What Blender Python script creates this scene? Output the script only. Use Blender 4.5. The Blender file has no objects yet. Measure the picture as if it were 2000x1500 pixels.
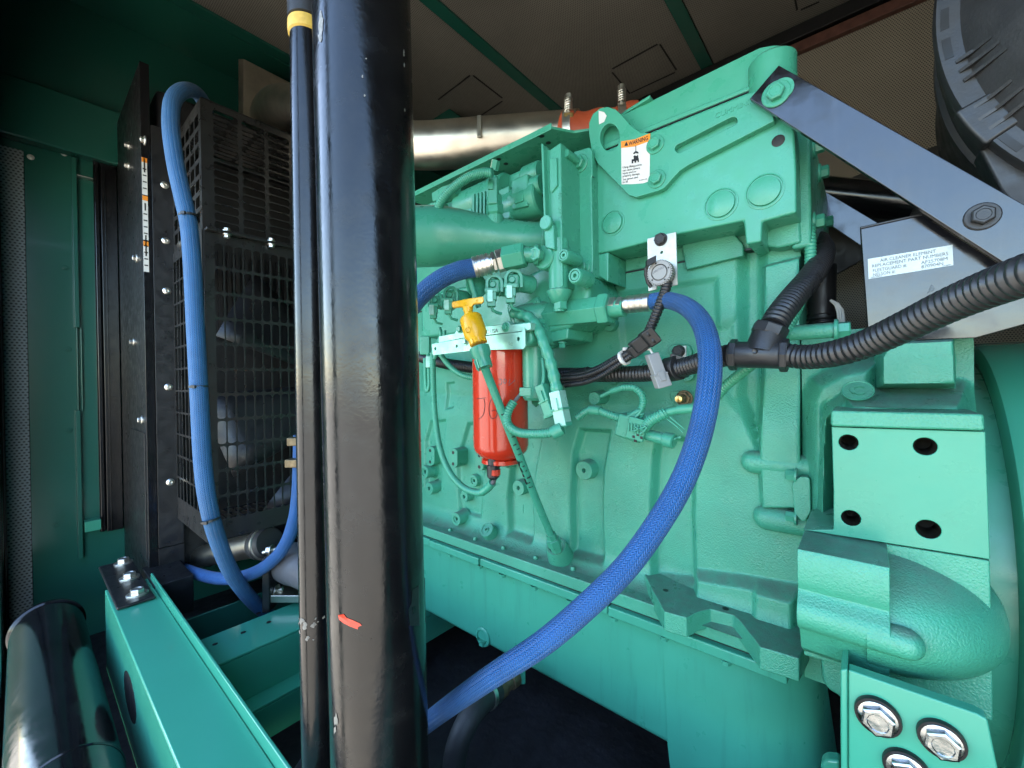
import bpy, bmesh, math, random
from mathutils import Vector, Matrix, Quaternion
from math import sin, cos, pi, radians, sqrt, atan2
random.seed(7)
sc = bpy.context.scene
COL = sc.collection

# ---------------------------------------------------------------- camera
YAW, PITCH, ROLL, FPX = radians(40.33), radians(-0.35), radians(0.8), 815.0
f0 = Vector((-sin(YAW) * cos(PITCH), cos(YAW) * cos(PITCH), sin(PITCH)))
r0 = Vector((cos(YAW), sin(YAW), 0))
u0 = r0.cross(f0)
RT = r0 * cos(ROLL) - u0 * sin(ROLL)
UP = u0 * cos(ROLL) + r0 * sin(ROLL)
FW = f0
camd = bpy.data.cameras.new('camera')
cam = bpy.data.objects.new('camera', camd)
COL.objects.link(cam)
cam.matrix_world = Matrix(((RT.x, UP.x, -FW.x, 0), (RT.y, UP.y, -FW.y, 0), (RT.z, UP.z, -FW.z, 0), (0, 0, 0, 1)))
camd.sensor_width = 36.0
camd.lens = 36.0 * FPX / 2000.0
camd.clip_start = 0.01
camd.clip_end = 3000
sc.camera = cam

# ---------------------------------------------------------------- light
SUN_EL, SUN_AZ = radians(42), radians(-86)      # azimuth from +Y towards +X: the sun stands off the radiator end, the bay is in open shade
world = bpy.data.worlds.new('World')
sc.world = world
world.use_nodes = True
wn = world.node_tree
bg = wn.nodes['Background']
sky = wn.nodes.new('ShaderNodeTexSky')
sky.sky_type = 'NISHITA'
sky.sun_disc = False
sky.sun_elevation = SUN_EL
sky.sun_rotation = SUN_AZ
sky.air_density = 1.2
sky.dust_density = 0.7
sky.ozone_density = 2.5
wn.links.new(sky.outputs[0], bg.inputs[0])
bg.inputs[1].default_value = 0.15
sund = bpy.data.lights.new('sun', 'SUN')
sund.energy = 4.0
sund.angle = radians(0.6)
sund.color = (1.0, 0.94, 0.85)
sun = bpy.data.objects.new('sun', sund)
COL.objects.link(sun)
sdir = Vector((sin(SUN_AZ) * cos(SUN_EL), cos(SUN_AZ) * cos(SUN_EL), sin(SUN_EL)))
sun.rotation_euler = sdir.to_track_quat('Z', 'Y').to_euler()
sun.location = sdir * 20
vs = sc.view_settings
vs.view_transform = 'Standard'
vs.look = 'None'
vs.gamma = 1.0
vs.use_curve_mapping = False
vs.exposure = 3.15
sc.cycles.max_bounces = 8
sc.cycles.diffuse_bounces = 4
sc.cycles.glossy_bounces = 4
sc.cycles.caustics_reflective = False
sc.cycles.caustics_refractive = False
sc.cycles.use_denoising = True

# ---------------------------------------------------------------- survey: sight line of the photo -> point on a known plane
def ray(px, py):
    return FW + RT * ((px - 1000) / FPX) - UP * ((py - 750) / FPX)
def onY(px, py, Y):
    d = ray(px, py); return d * (Y / d.y)
def onX(px, py, X):
    d = ray(px, py); return d * (X / d.x)
def onZ(px, py, Z):
    d = ray(px, py); return d * (Z / d.z)
def onD(px, py, D):
    return ray(px, py) * D
def dep(p):
    return Vector(p).dot(FW)
def mpx(p, r):
    return r * dep(p) / FPX     # metres for r pixels at point p

# ---------------------------------------------------------------- object helpers
WL = {}
def _link(o, parent, loc):
    COL.objects.link(o)
    WL[o] = Vector(loc)
    if parent is not None:
        o.parent = parent
        o.location = Vector(loc) - WL[parent]
    else:
        o.location = loc
    return o
def thing(name, label, cat, loc=(0, 0, 0), group=None):
    o = bpy.data.objects.new(name, None)
    o.empty_display_size = 0.02
    _link(o, None, loc)
    return tag(o, label, cat, group)
def tag(o, label, cat, group=None):
    o['label'] = label; o['category'] = cat
    if group: o['group'] = group
    return o
def struct(o):
    o['kind'] = 'structure'
    return o
def finish(me, mats, smooth=True, ang=35):
    for m in (mats if isinstance(mats, (list, tuple)) else [mats]):
        me.materials.append(m)
    if smooth:
        me.polygons.foreach_set('use_smooth', [True] * len(me.polygons))
        me.set_sharp_from_angle(angle=radians(ang))
    me.update()
def mesh(name, verts, faces, mat, parent=None, smooth=True, bevel=0, seg=2, solid=0, uv=None, ang=35, centre=True, sub=0):
    vs_ = [Vector(v) for v in verts]
    if centre:
        lo = Vector((min(v[i] for v in vs_) for i in range(3)))
        hi = Vector((max(v[i] for v in vs_) for i in range(3)))
        c = (lo + hi) / 2
    else:
        c = Vector((0, 0, 0))
    me = bpy.data.meshes.new(name)
    me.from_pydata([v - c for v in vs_], [], faces)
    bm = bmesh.new(); bm.from_mesh(me)
    if uv is None:
        bmesh.ops.recalc_face_normals(bm, faces=bm.faces)
    bm.to_mesh(me); bm.free()
    if uv is not None:
        lay = me.uv_layers.new(name='UVMap')
        k = 0
        for f in range(len(faces)):
            for j in range(len(faces[f])):
                lay.data[k].uv = uv[f][j]; k += 1
    finish(me, mat, smooth, ang if not bevel else 180)
    o = bpy.data.objects.new(name, me)
    _link(o, parent, c)
    if solid:
        m = o.modifiers.new('s', 'SOLIDIFY'); m.thickness = solid; m.offset = 0
    if bevel:
        m = o.modifiers.new('b', 'BEVEL'); m.width = bevel; m.segments = seg; m.limit_method = 'ANGLE'; m.angle_limit = radians(28)
        m.harden_normals = True; m.use_clamp_overlap = True
    if sub:
        m = o.modifiers.new('d', 'SUBSURF'); m.levels = sub; m.render_levels = sub
    return o
def inst(name, me, parent, loc, axis=None, spin=0.0, scale=1.0):
    o = bpy.data.objects.new(name, me)
    _link(o, parent, loc)
    if axis is not None:
        q = Vector(axis).to_track_quat('Z', 'Y') @ Quaternion((0, 0, 1), spin)
        o.rotation_mode = 'QUATERNION'; o.rotation_quaternion = q
    if scale != 1.0: o.scale = (scale,) * 3
    return o
def ext(pts, vec):
    """prism from a planar outline and an extrusion vector"""
    n = len(pts); v = [Vector(p) for p in pts]; v += [p + Vector(vec) for p in v]
    f = [tuple(range(n)), tuple(range(2 * n - 1, n - 1, -1))]
    f += [(i, (i + 1) % n, n + (i + 1) % n, n + i) for i in range(n)]
    return v, f
def rnd(pts, r, k=4, only=None):
    """round the corners of a 2-D/3-D outline"""
    P = [Vector(p) for p in pts]; out = []; n = len(P)
    for i in range(n):
        a, b, c = P[i - 1], P[i], P[(i + 1) % n]
        if only is not None and i not in only:
            out.append(b); continue
        d1, d2 = (a - b), (c - b)
        l = min(r, d1.length * .48, d2.length * .48)
        p, q = b + d1.normalized() * l, b + d2.normalized() * l
        for j in range(k + 1):
            t = j / k
            out.append(p * (1 - t) ** 2 + b * 2 * t * (1 - t) + q * t * t)
    return out
def yprism(name, px, Yf, Yb, mat, parent=None, bevel=0.002, rc=0, seg=2, only=None, **k):
    """outline seen on the plane Y=Yf, extruded straight back to Yb"""
    pts = [onY(a, b, Yf) for a, b in px]
    if rc: pts = rnd(pts, rc, only=only)
    v, f = ext(pts, (0, Yb - Yf, 0))
    return mesh(name, v, f, mat, parent, bevel=bevel, seg=seg, **k)
def zprism(name, px, Zt, h, mat, parent=None, bevel=0.002, rc=0, **k):
    pts = [onZ(a, b, Zt) for a, b in px]
    if rc: pts = rnd(pts, rc)
    v, f = ext(pts, (0, 0, -h))
    return mesh(name, v, f, mat, parent, bevel=bevel, **k)
def xprism(name, px, X, w, mat, parent=None, bevel=0.002, rc=0, **k):
    pts = [onX(a, b, X) for a, b in px]
    if rc: pts = rnd(pts, rc)
    v, f = ext(pts, (w, 0, 0))
    return mesh(name, v, f, mat, parent, bevel=bevel, **k)
def box(name, lo, hi, mat, parent=None, bevel=0.002, **k):
    x0, y0, z0 = lo; x1, y1, z1 = hi
    v, f = ext([(x0, y0, z0), (x1, y0, z0), (x1, y1, z0), (x0, y1, z0)], (0, 0, z1 - z0))
    return mesh(name, v, f, mat, parent, bevel=bevel, **k)
def obox(name, c, ax, ay, az, mat, parent=None, bevel=0.001, **k):
    """box from centre and three half-axis vectors"""
    c, ax, ay, az = Vector(c), Vector(ax), Vector(ay), Vector(az)
    v, f = ext([c - ax - ay - az, c + ax - ay - az, c + ax + ay - az, c - ax + ay - az], az * 2)
    return mesh(name, v, f, mat, parent, bevel=bevel, **k)
def frame(ax):
    ax = Vector(ax).normalized()
    t = Vector((0, 0, 1)) if abs(ax.z) < .9 else Vector((1, 0, 0))
    e1 = t.cross(ax).normalized(); e2 = ax.cross(e1)
    return e1, e2, ax
def lathe_vf(prof, seg, o=(0, 0, 0), ax=(0, 0, 1), cap=True, arc=2 * pi):
    e1, e2, e3 = frame(ax); o = Vector(o)
    v = []; f = []
    full = arc > 6.28
    m = seg if full else seg + 1
    for r, t in prof:
        for i in range(m):
            a = arc * i / seg
            v.append(o + e1 * (r * cos(a)) + e2 * (r * sin(a)) + e3 * t)
    for k in range(len(prof) - 1):
        for i in range(seg):
            j = (i + 1) % m
            f.append((k * m + i, k * m + j, (k + 1) * m + j, (k + 1) * m + i))
    if cap and full:
        if prof[0][0] > 1e-6: f.append(tuple(range(m - 1, -1, -1)))
        if prof[-1][0] > 1e-6: f.append(tuple(range((len(prof) - 1) * m, len(prof) * m)))
    return v, f
def lathe(name, prof, o, ax, mat, parent=None, seg=24, bevel=0, ang=35, cap=True, **k):
    v, f = lathe_vf(prof, seg, o, ax, cap)
    return mesh(name, v, f, mat, parent, bevel=bevel, ang=ang, **k)
def catmull(P, n):
    P = [Vector(p) for p in P]
    Q = [P[0] * 2 - P[1]] + P + [P[-1] * 2 - P[-2]]
    out = []
    for i in range(len(P) - 1):
        a, b, c, d = Q[i:i + 4]
        for j in range(n):
            t = j / n
            out.append(.5 * ((2 * b) + (c - a) * t + (2 * a - 5 * b + 4 * c - d) * t * t + (3 * b - a - 3 * c + d) * t ** 3))
    out.append(P[-1])
    return out
def resample(P, step):
    L = [0]
    for a, b in zip(P, P[1:]): L.append(L[-1] + (b - a).length)
    n = max(2, int(round(L[-1] / step)))
    out = []; k = 0
    for i in range(n + 1):
        s = L[-1] * i / n
        while k < len(L) - 2 and L[k + 1] < s: k += 1
        t = (s - L[k]) / max(1e-9, L[k + 1] - L[k])
        out.append(P[k].lerp(P[k + 1], min(1, t)))
    return out, L[-1]
def sweep_vf(P, rf, seg=14, cap=True, sq=None):
    """rings along P; rf(s) radius at arc length s; returns verts, faces, uv"""
    v = []; f = []; uv = []
    n = len(P); T = []
    for i in range(n):
        T.append((P[min(n - 1, i + 1)] - P[max(0, i - 1)]).normalized())
    e1, e2, _ = frame(T[0]); s = 0; S = []
    for i in range(n):
        if i:
            s += (P[i] - P[i - 1]).length
            q = T[i - 1].rotation_difference(T[i]); e1 = q @ e1
            e1 = (e1 - T[i] * e1.dot(T[i])).normalized()
        e2 = T[i].cross(e1); S.append(s); r = rf(s)
        for k in range(seg):
            a = 2 * pi * k / seg
            c_, s_ = cos(a), sin(a)
            v.append(P[i] + e1 * (r * c_ * (sq[0] if sq else 1)) + e2 * (r * s_ * (sq[1] if sq else 1)))
    for i in range(n - 1):
        for k in range(seg):
            j = (k + 1) % seg
            f.append((i * seg + k, i * seg + j, (i + 1) * seg + j, (i + 1) * seg + k))
            uv.append(((k / seg, S[i]), ((k + 1) / seg, S[i]), ((k + 1) / seg, S[i + 1]), (k / seg, S[i + 1])))
    if cap:
        f.append(tuple(range(seg - 1, -1, -1))); uv.append(((0, 0),) * seg)
        f.append(tuple(range((n - 1) * seg, n * seg))); uv.append(((0, 0),) * seg)
    return v, f, uv
def tube(name, pts, r, mat, parent=None, seg=16, step=0.012, smoothn=12, ang=60, rf=None, **k):
    P = catmull(pts, smoothn) if len(pts) > 2 else [Vector(p) for p in pts]
    P, L = resample(P, step)
    v, f, uv = sweep_vf(P, rf or (lambda s: r), seg)
    return mesh(name, v, f, mat, parent, uv=uv, ang=ang, **k)
def conduit(name, pts, r, mat, parent=None, period=0.008, amp=0.16, seg=12, slit=False, **k):
    """corrugated (split-loom) tube: real rings"""
    P = catmull(pts, 14)
    P, L = resample(P, period / 6)
    def rf(s):
        t = (s / period) % 1.0
        h = 1.0 if t < .5 else (0.0 if .6 < t < .9 else .5)
        return r * (1 - amp * (1 - h))
    v, f, uv = sweep_vf(P, rf, seg)
    return mesh(name, v, f, mat, parent, uv=uv, ang=70, **k)
_mc = {}
def hexmesh(r, h, wr, wh, mat, stamp=True):
    """hex flange bolt head, axis +Z, seat at z=0"""
    key = ('hex', r, h, wr, wh, mat.name)
    if key in _mc: return _mc[key]
    v = []; f = []
    def ring(rad, z, n, ph=0):
        b = len(v)
        for i in range(n):
            a = 2 * pi * i / n + ph
            v.append((rad * cos(a), rad * sin(a), z))
        return b
    if wr > 0:
        a0 = ring(wr, 0, 24); a1 = ring(wr, wh * .7, 24); a2 = ring(wr * .93, wh, 24)
        for p, q in ((a0, a1), (a1, a2)):
            for i in range(24): f.append((p + i, p + (i + 1) % 24, q + (i + 1) % 24, q + i))
        f.append(tuple(range(a2, a2 + 24)))
    else: wh = 0
    b0 = ring(r, wh * .9, 6); b1 = ring(r, wh + h * .88, 6); b2 = ring(r * .86, wh + h, 6)
    for p, q in ((b0, b1), (b1, b2)):
        for i in range(6): f.append((p + i, p + (i + 1) % 6, q + (i + 1) % 6, q + i))
    c0 = ring(r * .62, wh + h, 12); 
    # top annulus then shallow dish
    top = list(range(b2, b2 + 6))
    for i in range(6):
        f.append((b2 + i, b2 + (i + 1) % 6, c0 + (2 * i + 2) % 12, c0 + 2 * i + 1, c0 + 2 * i))
    d0 = ring(r * .56, wh + h - r * .06, 12)
    for i in range(12): f.append((c0 + i, c0 + (i + 1) % 12, d0 + (i + 1) % 12, d0 + i))
    f.append(tuple(range(d0, d0 + 12)))
    me = bpy.data.meshes.new('bolt'); me.from_pydata(v, [], f)
    bm = bmesh.new(); bm.from_mesh(me); bmesh.ops.recalc_face_normals(bm, faces=bm.faces); bm.to_mesh(me); bm.free()
    finish(me, mat, True, 25)
    _mc[key] = me
    return me
FRONT = Vector((0, -1, 0))
def bolt(px, py, Y, rpx, mat, parent, wr=1.5, name='bolt', h=.75, wh=.25, spin=None, ax=FRONT):
    p = onY(px, py, Y); r = round(mpx(p, rpx), 4)
    return inst(name, hexmesh(r, r * h, r * wr, r * wh, mat), parent, p, ax, random.random() if spin is None else spin)
def lmesh(prof, mat, seg=20, name='turned', cap=True):
    key = (name, tuple(prof), mat.name, seg)
    if key in _mc: return _mc[key]
    v, f = lathe_vf(prof, seg, cap=cap)
    me = bpy.data.meshes.new(name); me.from_pydata(v, [], f)
    bm = bmesh.new(); bm.from_mesh(me); bmesh.ops.recalc_face_normals(bm, faces=bm.faces); bm.to_mesh(me); bm.free()
    finish(me, mat, True, 35); _mc[key] = me
    return me
def boss(px, py, Yf, rpx, h, mat, parent, hole=.28, name='boss', base=1.25, step=0, ax=FRONT):
    """cast cylindrical boss with drilled hole: face centre at the pixel on plane Yf, height h back into the casting"""
    p = onY(px, py, Yf); r = round(mpx(p, rpx), 4)
    prof = [(r * base, -h), (r * 1.03, -h * .7), (r, -r * .12), (r * .93, 0)]
    if step: prof += [(r * step, 0), (r * step, -r * .15)]
    if hole: prof += [(r * hole * 1.2, 0 if not step else -r * .15), (r * hole, -r * .2), (r * hole, -r * .9), (0.0001, -r * .9)]
    else: prof += [(0.0001, r * .02)]
    return inst(name, lmesh(prof, mat, 24, name), parent, p, ax)
def textmesh(name, s, size, mat, parent, o, ex, ey, align='LEFT', depth=0.0002, bold=0.0, xs=1.0):
    """flat lettering at point o, running along ex with up ey"""
    cu = bpy.data.curves.new('t', 'FONT'); cu.body = s; cu.size = size; cu.align_x = align; cu.extrude = depth / 2
    cu.offset = bold; cu.resolution_u = 2; cu.space_line = 1.0
    ob = bpy.data.objects.new('t', cu); COL.objects.link(ob)
    bpy.context.view_layer.update()
    me = bpy.data.meshes.new_from_object(ob.evaluated_get(bpy.context.evaluated_depsgraph_get()))
    bpy.data.objects.remove(ob); bpy.data.curves.remove(cu)
    me.materials.clear(); me.materials.append(mat)
    ex, ey = Vector(ex).normalized(), Vector(ey).normalized(); ez = ex.cross(ey)
    M = Matrix(((ex.x * xs, ey.x, ez.x, 0), (ex.y * xs, ey.y, ez.y, 0), (ex.z * xs, ey.z, ez.z, 0), (0, 0, 0, 1)))
    me.transform(M); me.name = name
    obj = bpy.data.objects.new(name, me)
    return _link(obj, parent, o)

# ---------------------------------------------------------------- materials
def lin(r, g, b):
    return tuple(((c / 255) / 12.92 if c / 255 <= .04045 else ((c / 255 + .055) / 1.055) ** 2.4) for c in (r, g, b))
def mat(name, col, rough=.5, metal=0.0, bump=0.0, bscale=400, var=0.12, vscale=9, coat=0.0, dirt=None, dirt_amt=0.0, rvar=.12, spec=.5, peel=0.0, dust=0.0, streak=False):
    m = bpy.data.materials.new(name); m.use_nodes = True
    nt = m.node_tree; N = nt.nodes; L = nt.links; b = N['Principled BSDF']
    tc = N.new('ShaderNodeNewGeometry')
    n1 = N.new('ShaderNodeTexNoise'); n1.inputs['Scale'].default_value = vscale; n1.inputs['Detail'].default_value = 6
    L.new(tc.outputs['Position'], n1.inputs['Vector'])
    mr = N.new('ShaderNodeMapRange'); mr.inputs[1].default_value = .3; mr.inputs[2].default_value = .7; mr.inputs[3].default_value = 1 - var; mr.inputs[4].default_value = 1 + var
    L.new(n1.outputs[0], mr.inputs[0])
    mix = N.new('ShaderNodeMix'); mix.data_type = 'RGBA'; mix.blend_type = 'MULTIPLY'; mix.inputs[0].default_value = 1
    mix.inputs[6].default_value = (*col, 1); L.new(mr.outputs[0], mix.inputs[7])
    out = mix.outputs[2]
    if dirt:
        n2 = N.new('ShaderNodeTexNoise'); n2.inputs['Scale'].default_value = 26; n2.inputs['Detail'].default_value = 10; n2.inputs['Roughness'].default_value = .75
        if streak:
            mp = N.new('ShaderNodeMapping'); mp.inputs['Scale'].default_value = (1.6, 1.6, .13)
            L.new(tc.outputs['Position'], mp.inputs['Vector']); L.new(mp.outputs[0], n2.inputs['Vector'])
        else:
            L.new(tc.outputs['Position'], n2.inputs['Vector'])
        m2 = N.new('ShaderNodeMapRange'); m2.inputs[1].default_value = .52; m2.inputs[2].default_value = .78; m2.inputs[3].default_value = 0; m2.inputs[4].default_value = dirt_amt
        L.new(n2.outputs[0], m2.inputs[0])
        mx = N.new('ShaderNodeMix'); mx.data_type = 'RGBA'; mx.inputs[7].default_value = (*dirt, 1)
        L.new(m2.outputs[0], mx.inputs[0]); L.new(out, mx.inputs[6]); out = mx.outputs[2]
    if dust:   # grey dust settled on surfaces that face up
        sx = N.new('ShaderNodeSeparateXYZ'); L.new(tc.outputs['Normal'], sx.inputs[0])
        m4 = N.new('ShaderNodeMapRange'); m4.inputs[1].default_value = .55; m4.inputs[2].default_value = .95; m4.inputs[3].default_value = 0; m4.inputs[4].default_value = dust
        L.new(sx.outputs[2], m4.inputs[0])
        n5 = N.new('ShaderNodeTexNoise'); n5.inputs['Scale'].default_value = 60; n5.inputs['Detail'].default_value = 8
        L.new(tc.outputs['Position'], n5.inputs['Vector'])
        mm = N.new('ShaderNodeMath'); mm.operation = 'MULTIPLY'; L.new(m4.outputs[0], mm.inputs[0])
        m5 = N.new('ShaderNodeMapRange'); m5.inputs[1].default_value = .3; m5.inputs[2].default_value = .6; m5.inputs[3].default_value = .55; m5.inputs[4].default_value = 1
        L.new(n5.outputs[0], m5.inputs[0]); L.new(m5.outputs[0], mm.inputs[1])
        mx = N.new('ShaderNodeMix'); mx.data_type = 'RGBA'; mx.inputs[7].default_value = (.115, .14, .12, 1)
        L.new(mm.outputs[0], mx.inputs[0]); L.new(out, mx.inputs[6]); out = mx.outputs[2]
    L.new(out, b.inputs['Base Color'])
    n3 = N.new('ShaderNodeTexNoise'); n3.inputs['Scale'].default_value = 35; n3.inputs['Detail'].default_value = 8
    L.new(tc.outputs['Position'], n3.inputs['Vector'])
    m3 = N.new('ShaderNodeMapRange'); m3.inputs[1].default_value = .3; m3.inputs[2].default_value = .7; m3.inputs[3].default_value = max(.02, rough - rvar); m3.inputs[4].default_value = min(1, rough + rvar)
    L.new(n3.outputs[0], m3.inputs[0]); L.new(m3.outputs[0], b.inputs['Roughness'])
    b.inputs['Metallic'].default_value = metal
    b.inputs['Specular IOR Level'].default_value = spec
    b.inputs['Coat Weight'].default_value = coat
    b.inputs['Coat Roughness'].default_value = .06
    if bump or peel:
        bp = N.new('ShaderNodeBump')
        nb = N.new('ShaderNodeTexNoise'); nb.inputs['Scale'].default_value = bscale; nb.inputs['Detail'].default_value = 2
        L.new(tc.outputs['Position'], nb.inputs['Vector'])
        bp.inputs['Strength'].default_value = bump or peel; bp.inputs['Distance'].default_value = .0022 if bump else .0012
        L.new(nb.outputs[0], bp.inputs['Height']); L.new(bp.outputs[0], b.inputs['Normal'])
    return m
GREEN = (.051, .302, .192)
M = {}
M['cast'] = mat('green_cast_paint', GREEN, .36, bump=.55, bscale=400, var=.07, spec=.5, dirt=(.05, .14, .10), dirt_amt=.22, dust=.75)
M['green'] = mat('green_gloss_paint', GREEN, .33, peel=.12, bscale=160, var=.06, dirt=(.05, .14, .10), dirt_amt=.12, dust=.5)
M['sheet'] = mat('green_sheet_paint', (.050, .31, .200), .24, var=.04, vscale=4, coat=.10, rvar=.03)
M['pan'] = mat('green_oil_pan_paint', (.050, .31, .203), .32, peel=.03, bscale=90, var=.06, dirt=(.022, .12, .09), dirt_amt=.45, rvar=.05, streak=True)
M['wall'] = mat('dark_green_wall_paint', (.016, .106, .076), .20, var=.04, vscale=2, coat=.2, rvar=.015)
M['pale'] = mat('pale_green_overspray', (.30, .58, .47), .35, .25, var=.15, vscale=60, dirt=(.06, .34, .22), dirt_amt=.5)
M['black'] = mat('black_gloss_paint', (.006, .006, .007), .16, peel=.10, bscale=120, var=.3, spec=.5, dirt=(.06, .055, .05), dirt_amt=.12, rvar=.08)
M['blackm'] = mat('black_matt_paint', (.011, .011, .012), .38, peel=.15, bscale=250, var=.3, dirt=(.05, .045, .04), dirt_amt=.15)
M['guard'] = mat('black_guard_paint', (.015, .0145, .014), .34, var=.15, dirt=(.06, .056, .05), dirt_amt=.2)
M['plastic'] = mat('black_plastic', (.017, .017, .018), .42, bump=.12, bscale=500, var=.2, dirt=(.07, .065, .06), dirt_amt=.12)
M['loom'] = mat('loom_black_plastic', (.018, .018, .019), .36, var=.2, dirt=(.08, .075, .07), dirt_amt=.2)
M['rubber'] = mat('rubber', (.02, .02, .021), .6, bump=.15, bscale=300, var=.25, dirt=(.09, .085, .08), dirt_amt=.25)
M['steel'] = mat('zinc_steel', (.72, .69, .62), .36, 1.0, peel=.15, bscale=300, var=.12, vscale=50, rvar=.08)
M['alu'] = mat('aluminised_pipe', (.56, .51, .42), .36, 1.0, var=.12, vscale=18, dirt=(.3, .26, .2), dirt_amt=.25, rvar=.06)
M['plate'] = mat('galvanised_plate', (.55, .57, .53), .45, .55, bump=.05, bscale=300, var=.12, vscale=90, dirt=(.25, .26, .24), dirt_amt=.45)
M['red'] = mat('red_filter_paint', (.52, .034, .013), .2, peel=.04, bscale=80, var=.06, coat=.4)
M['orange'] = mat('orange_silicone', (.42, .075, .028), .5, var=.12)
M['yellow'] = mat('yellow_plastic', (.78, .42, .010), .34, var=.04, dirt=(.45, .26, .02), dirt_amt=.12)
M['white'] = mat('white_vinyl', (.62, .61, .57), .4, var=.04, vscale=40)
M['label'] = mat('pale_vinyl_label', (.50, .57, .56), .35, var=.05, vscale=60)
M['orangev'] = mat('orange_vinyl', (.75, .24, .02), .4, var=.04)
M['ink'] = mat('black_ink', (.004, .004, .004), .5, var=.1)
M['inkg'] = mat('grey_ink', (.09, .11, .12), .5, var=.3, vscale=300)
M['grey'] = mat('grey_plastic', (.27, .27, .26), .45, var=.06)
M['dgrey'] = mat('dark_grey_plastic', (.10, .10, .11), .45, var=.06)
M['brass'] = mat('brass', (.62, .42, .16), .35, 1.0, var=.2, vscale=60)
M['hole'] = mat('dark_bore', (.02, .017, .012), .5, .4, var=.3, vscale=80)
M['brown'] = mat('aged_bronze', (.16, .12, .07), .5, .7, var=.3, vscale=80)
M['rust'] = mat('rusty_bar', (.12, .05, .035), .55, var=.3, vscale=30)
M['tape'] = mat('yellow_tape', (.55, .36, .06), .5, var=.15, vscale=120)
M['floor'] = mat('dark_floor', (.010, .010, .012), .75, bump=.8, bscale=40, var=.5, vscale=12, dirt=(.045, .045, .055), dirt_amt=.35)  # near-black base with lighter random patches
M['ground'] = mat('concrete_ground', (.31, .275, .22), .85, bump=.3, bscale=30, var=.12, vscale=1.5)
M['bluewrap'] = None

def hose_mat(name, col, worn):
    m = mat(name, col, .5, var=.10, vscale=30, dirt=worn, dirt_amt=.3)
    nt = m.node_tree; N = nt.nodes; L = nt.links; b = N['Principled BSDF']
    uv = N.new('ShaderNodeUVMap'); s = N.new('ShaderNodeSeparateXYZ'); L.new(uv.outputs[0], s.inputs[0])
    def mth(op, a, b_=None, c=None):
        n = N.new('ShaderNodeMath'); n.operation = op
        for i, x in enumerate((a, b_, c)):
            if x is None: continue
            if isinstance(x, (int, float)): n.inputs[i].default_value = x
            else: L.new(x, n.inputs[i])
        return n.outputs[0]
    tri = mth('PINGPONG', mth('MULTIPLY', s.outputs[0], 14), .5)
    ph = mth('ADD', mth('MULTIPLY', s.outputs[1], 230.0), mth('MULTIPLY', tri, 2.2))
    w = mth('SINE', mth('MULTIPLY', ph, 2 * pi))
    ed = mth('MULTIPLY', mth('ABSOLUTE', mth('SUBTRACT', tri, .25)), 2.0)
    hgt = mth('SUBTRACT', mth('MULTIPLY', w, .5), ed)
    bp = N.new('ShaderNodeBump'); bp.inputs['Strength'].default_value = .8; bp.inputs['Distance'].default_value = .0012
    L.new(hgt, bp.inputs['Height']); L.new(bp.outputs[0], b.inputs['Normal'])
    # base colour scaled by the weave height, darkest where it is lowest
    src = b.inputs['Base Color'].links[0].from_socket
    g = N.new('ShaderNodeMapRange'); g.inputs[1].default_value = -.9; g.inputs[2].default_value = .3; g.inputs[3].default_value = .55; g.inputs[4].default_value = 1.1
    L.new(hgt, g.inputs[0])
    mx = N.new('ShaderNodeMix'); mx.data_type = 'RGBA'; mx.blend_type = 'MULTIPLY'; mx.inputs[0].default_value = 1
    L.new(src, mx.inputs[6]); L.new(g.outputs[0], mx.inputs[7]); L.new(mx.outputs[2], b.inputs['Base Color'])
    b.inputs['Sheen Weight'].default_value = .08
    return m
M['hose'] = hose_mat('blue_braided_hose', (.007, .094, .30), (.025, .145, .35))
M['hosel'] = hose_mat('light_blue_braided_hose', (.016, .115, .29), (.05, .17, .32))

def perf_mat(name, col, hole, pitch, axes, rough=.5):
    """perforated sheet far too fine to cut hole by hole"""
    m = mat(name, col, rough, var=.12, vscale=3)
    nt = m.node_tree; N = nt.nodes; L = nt.links; b = N['Principled BSDF']
    g = N.new('ShaderNodeNewGeometry'); s = N.new('ShaderNodeSeparateXYZ'); L.new(g.outputs['Position'], s.inputs[0])
    def mth(op, a, b_=None):
        n = N.new('ShaderNodeMath'); n.operation = op
        for i, x in enumerate((a, b_)):
            if x is None: continue
            if isinstance(x, (int, float)): n.inputs[i].default_value = x
            else: L.new(x, n.inputs[i])
        return n.outputs[0]
    u = mth('DIVIDE', s.outputs[axes[0]], pitch); v = mth('DIVIDE', s.outputs[axes[1]], pitch * .866)
    row = mth('FLOOR', v); odd = mth('MULTIPLY', mth('MODULO', mth('ABSOLUTE', row), 2), .5)
    fu = mth('SUBTRACT', mth('FRACT', mth('ADD', u, odd)), .5); fv = mth('SUBTRACT', mth('FRACT', v), .5)
    d = mth('SQRT', mth('ADD', mth('MULTIPLY', fu, fu), mth('MULTIPLY', fv, fv)))
    k = N.new('ShaderNodeMapRange'); k.inputs[1].default_value = .24; k.inputs[2].default_value = .34
    L.new(d, k.inputs[0])
    src = b.inputs['Base Color'].links[0].from_socket
    mx = N.new('ShaderNodeMix'); mx.data_type = 'RGBA'; mx.inputs[6].default_value = (*hole, 1)
    L.new(k.outputs[0], mx.inputs[0]); L.new(src, mx.inputs[7]); L.new(mx.outputs[2], b.inputs['Base Color'])
    return m
M['perfb'] = perf_mat('perforated_back_wall', (.34, .305, .235), (.045, .04, .033), .0085, (0, 2))
M['perfc'] = perf_mat('perforated_ceiling', (.23, .215, .185), (.045, .042, .037), .0085, (0, 1))
M['perfe'] = perf_mat('perforated_strip', (.26, .29, .28), (.05, .05, .05), .012, (1, 2))
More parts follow.
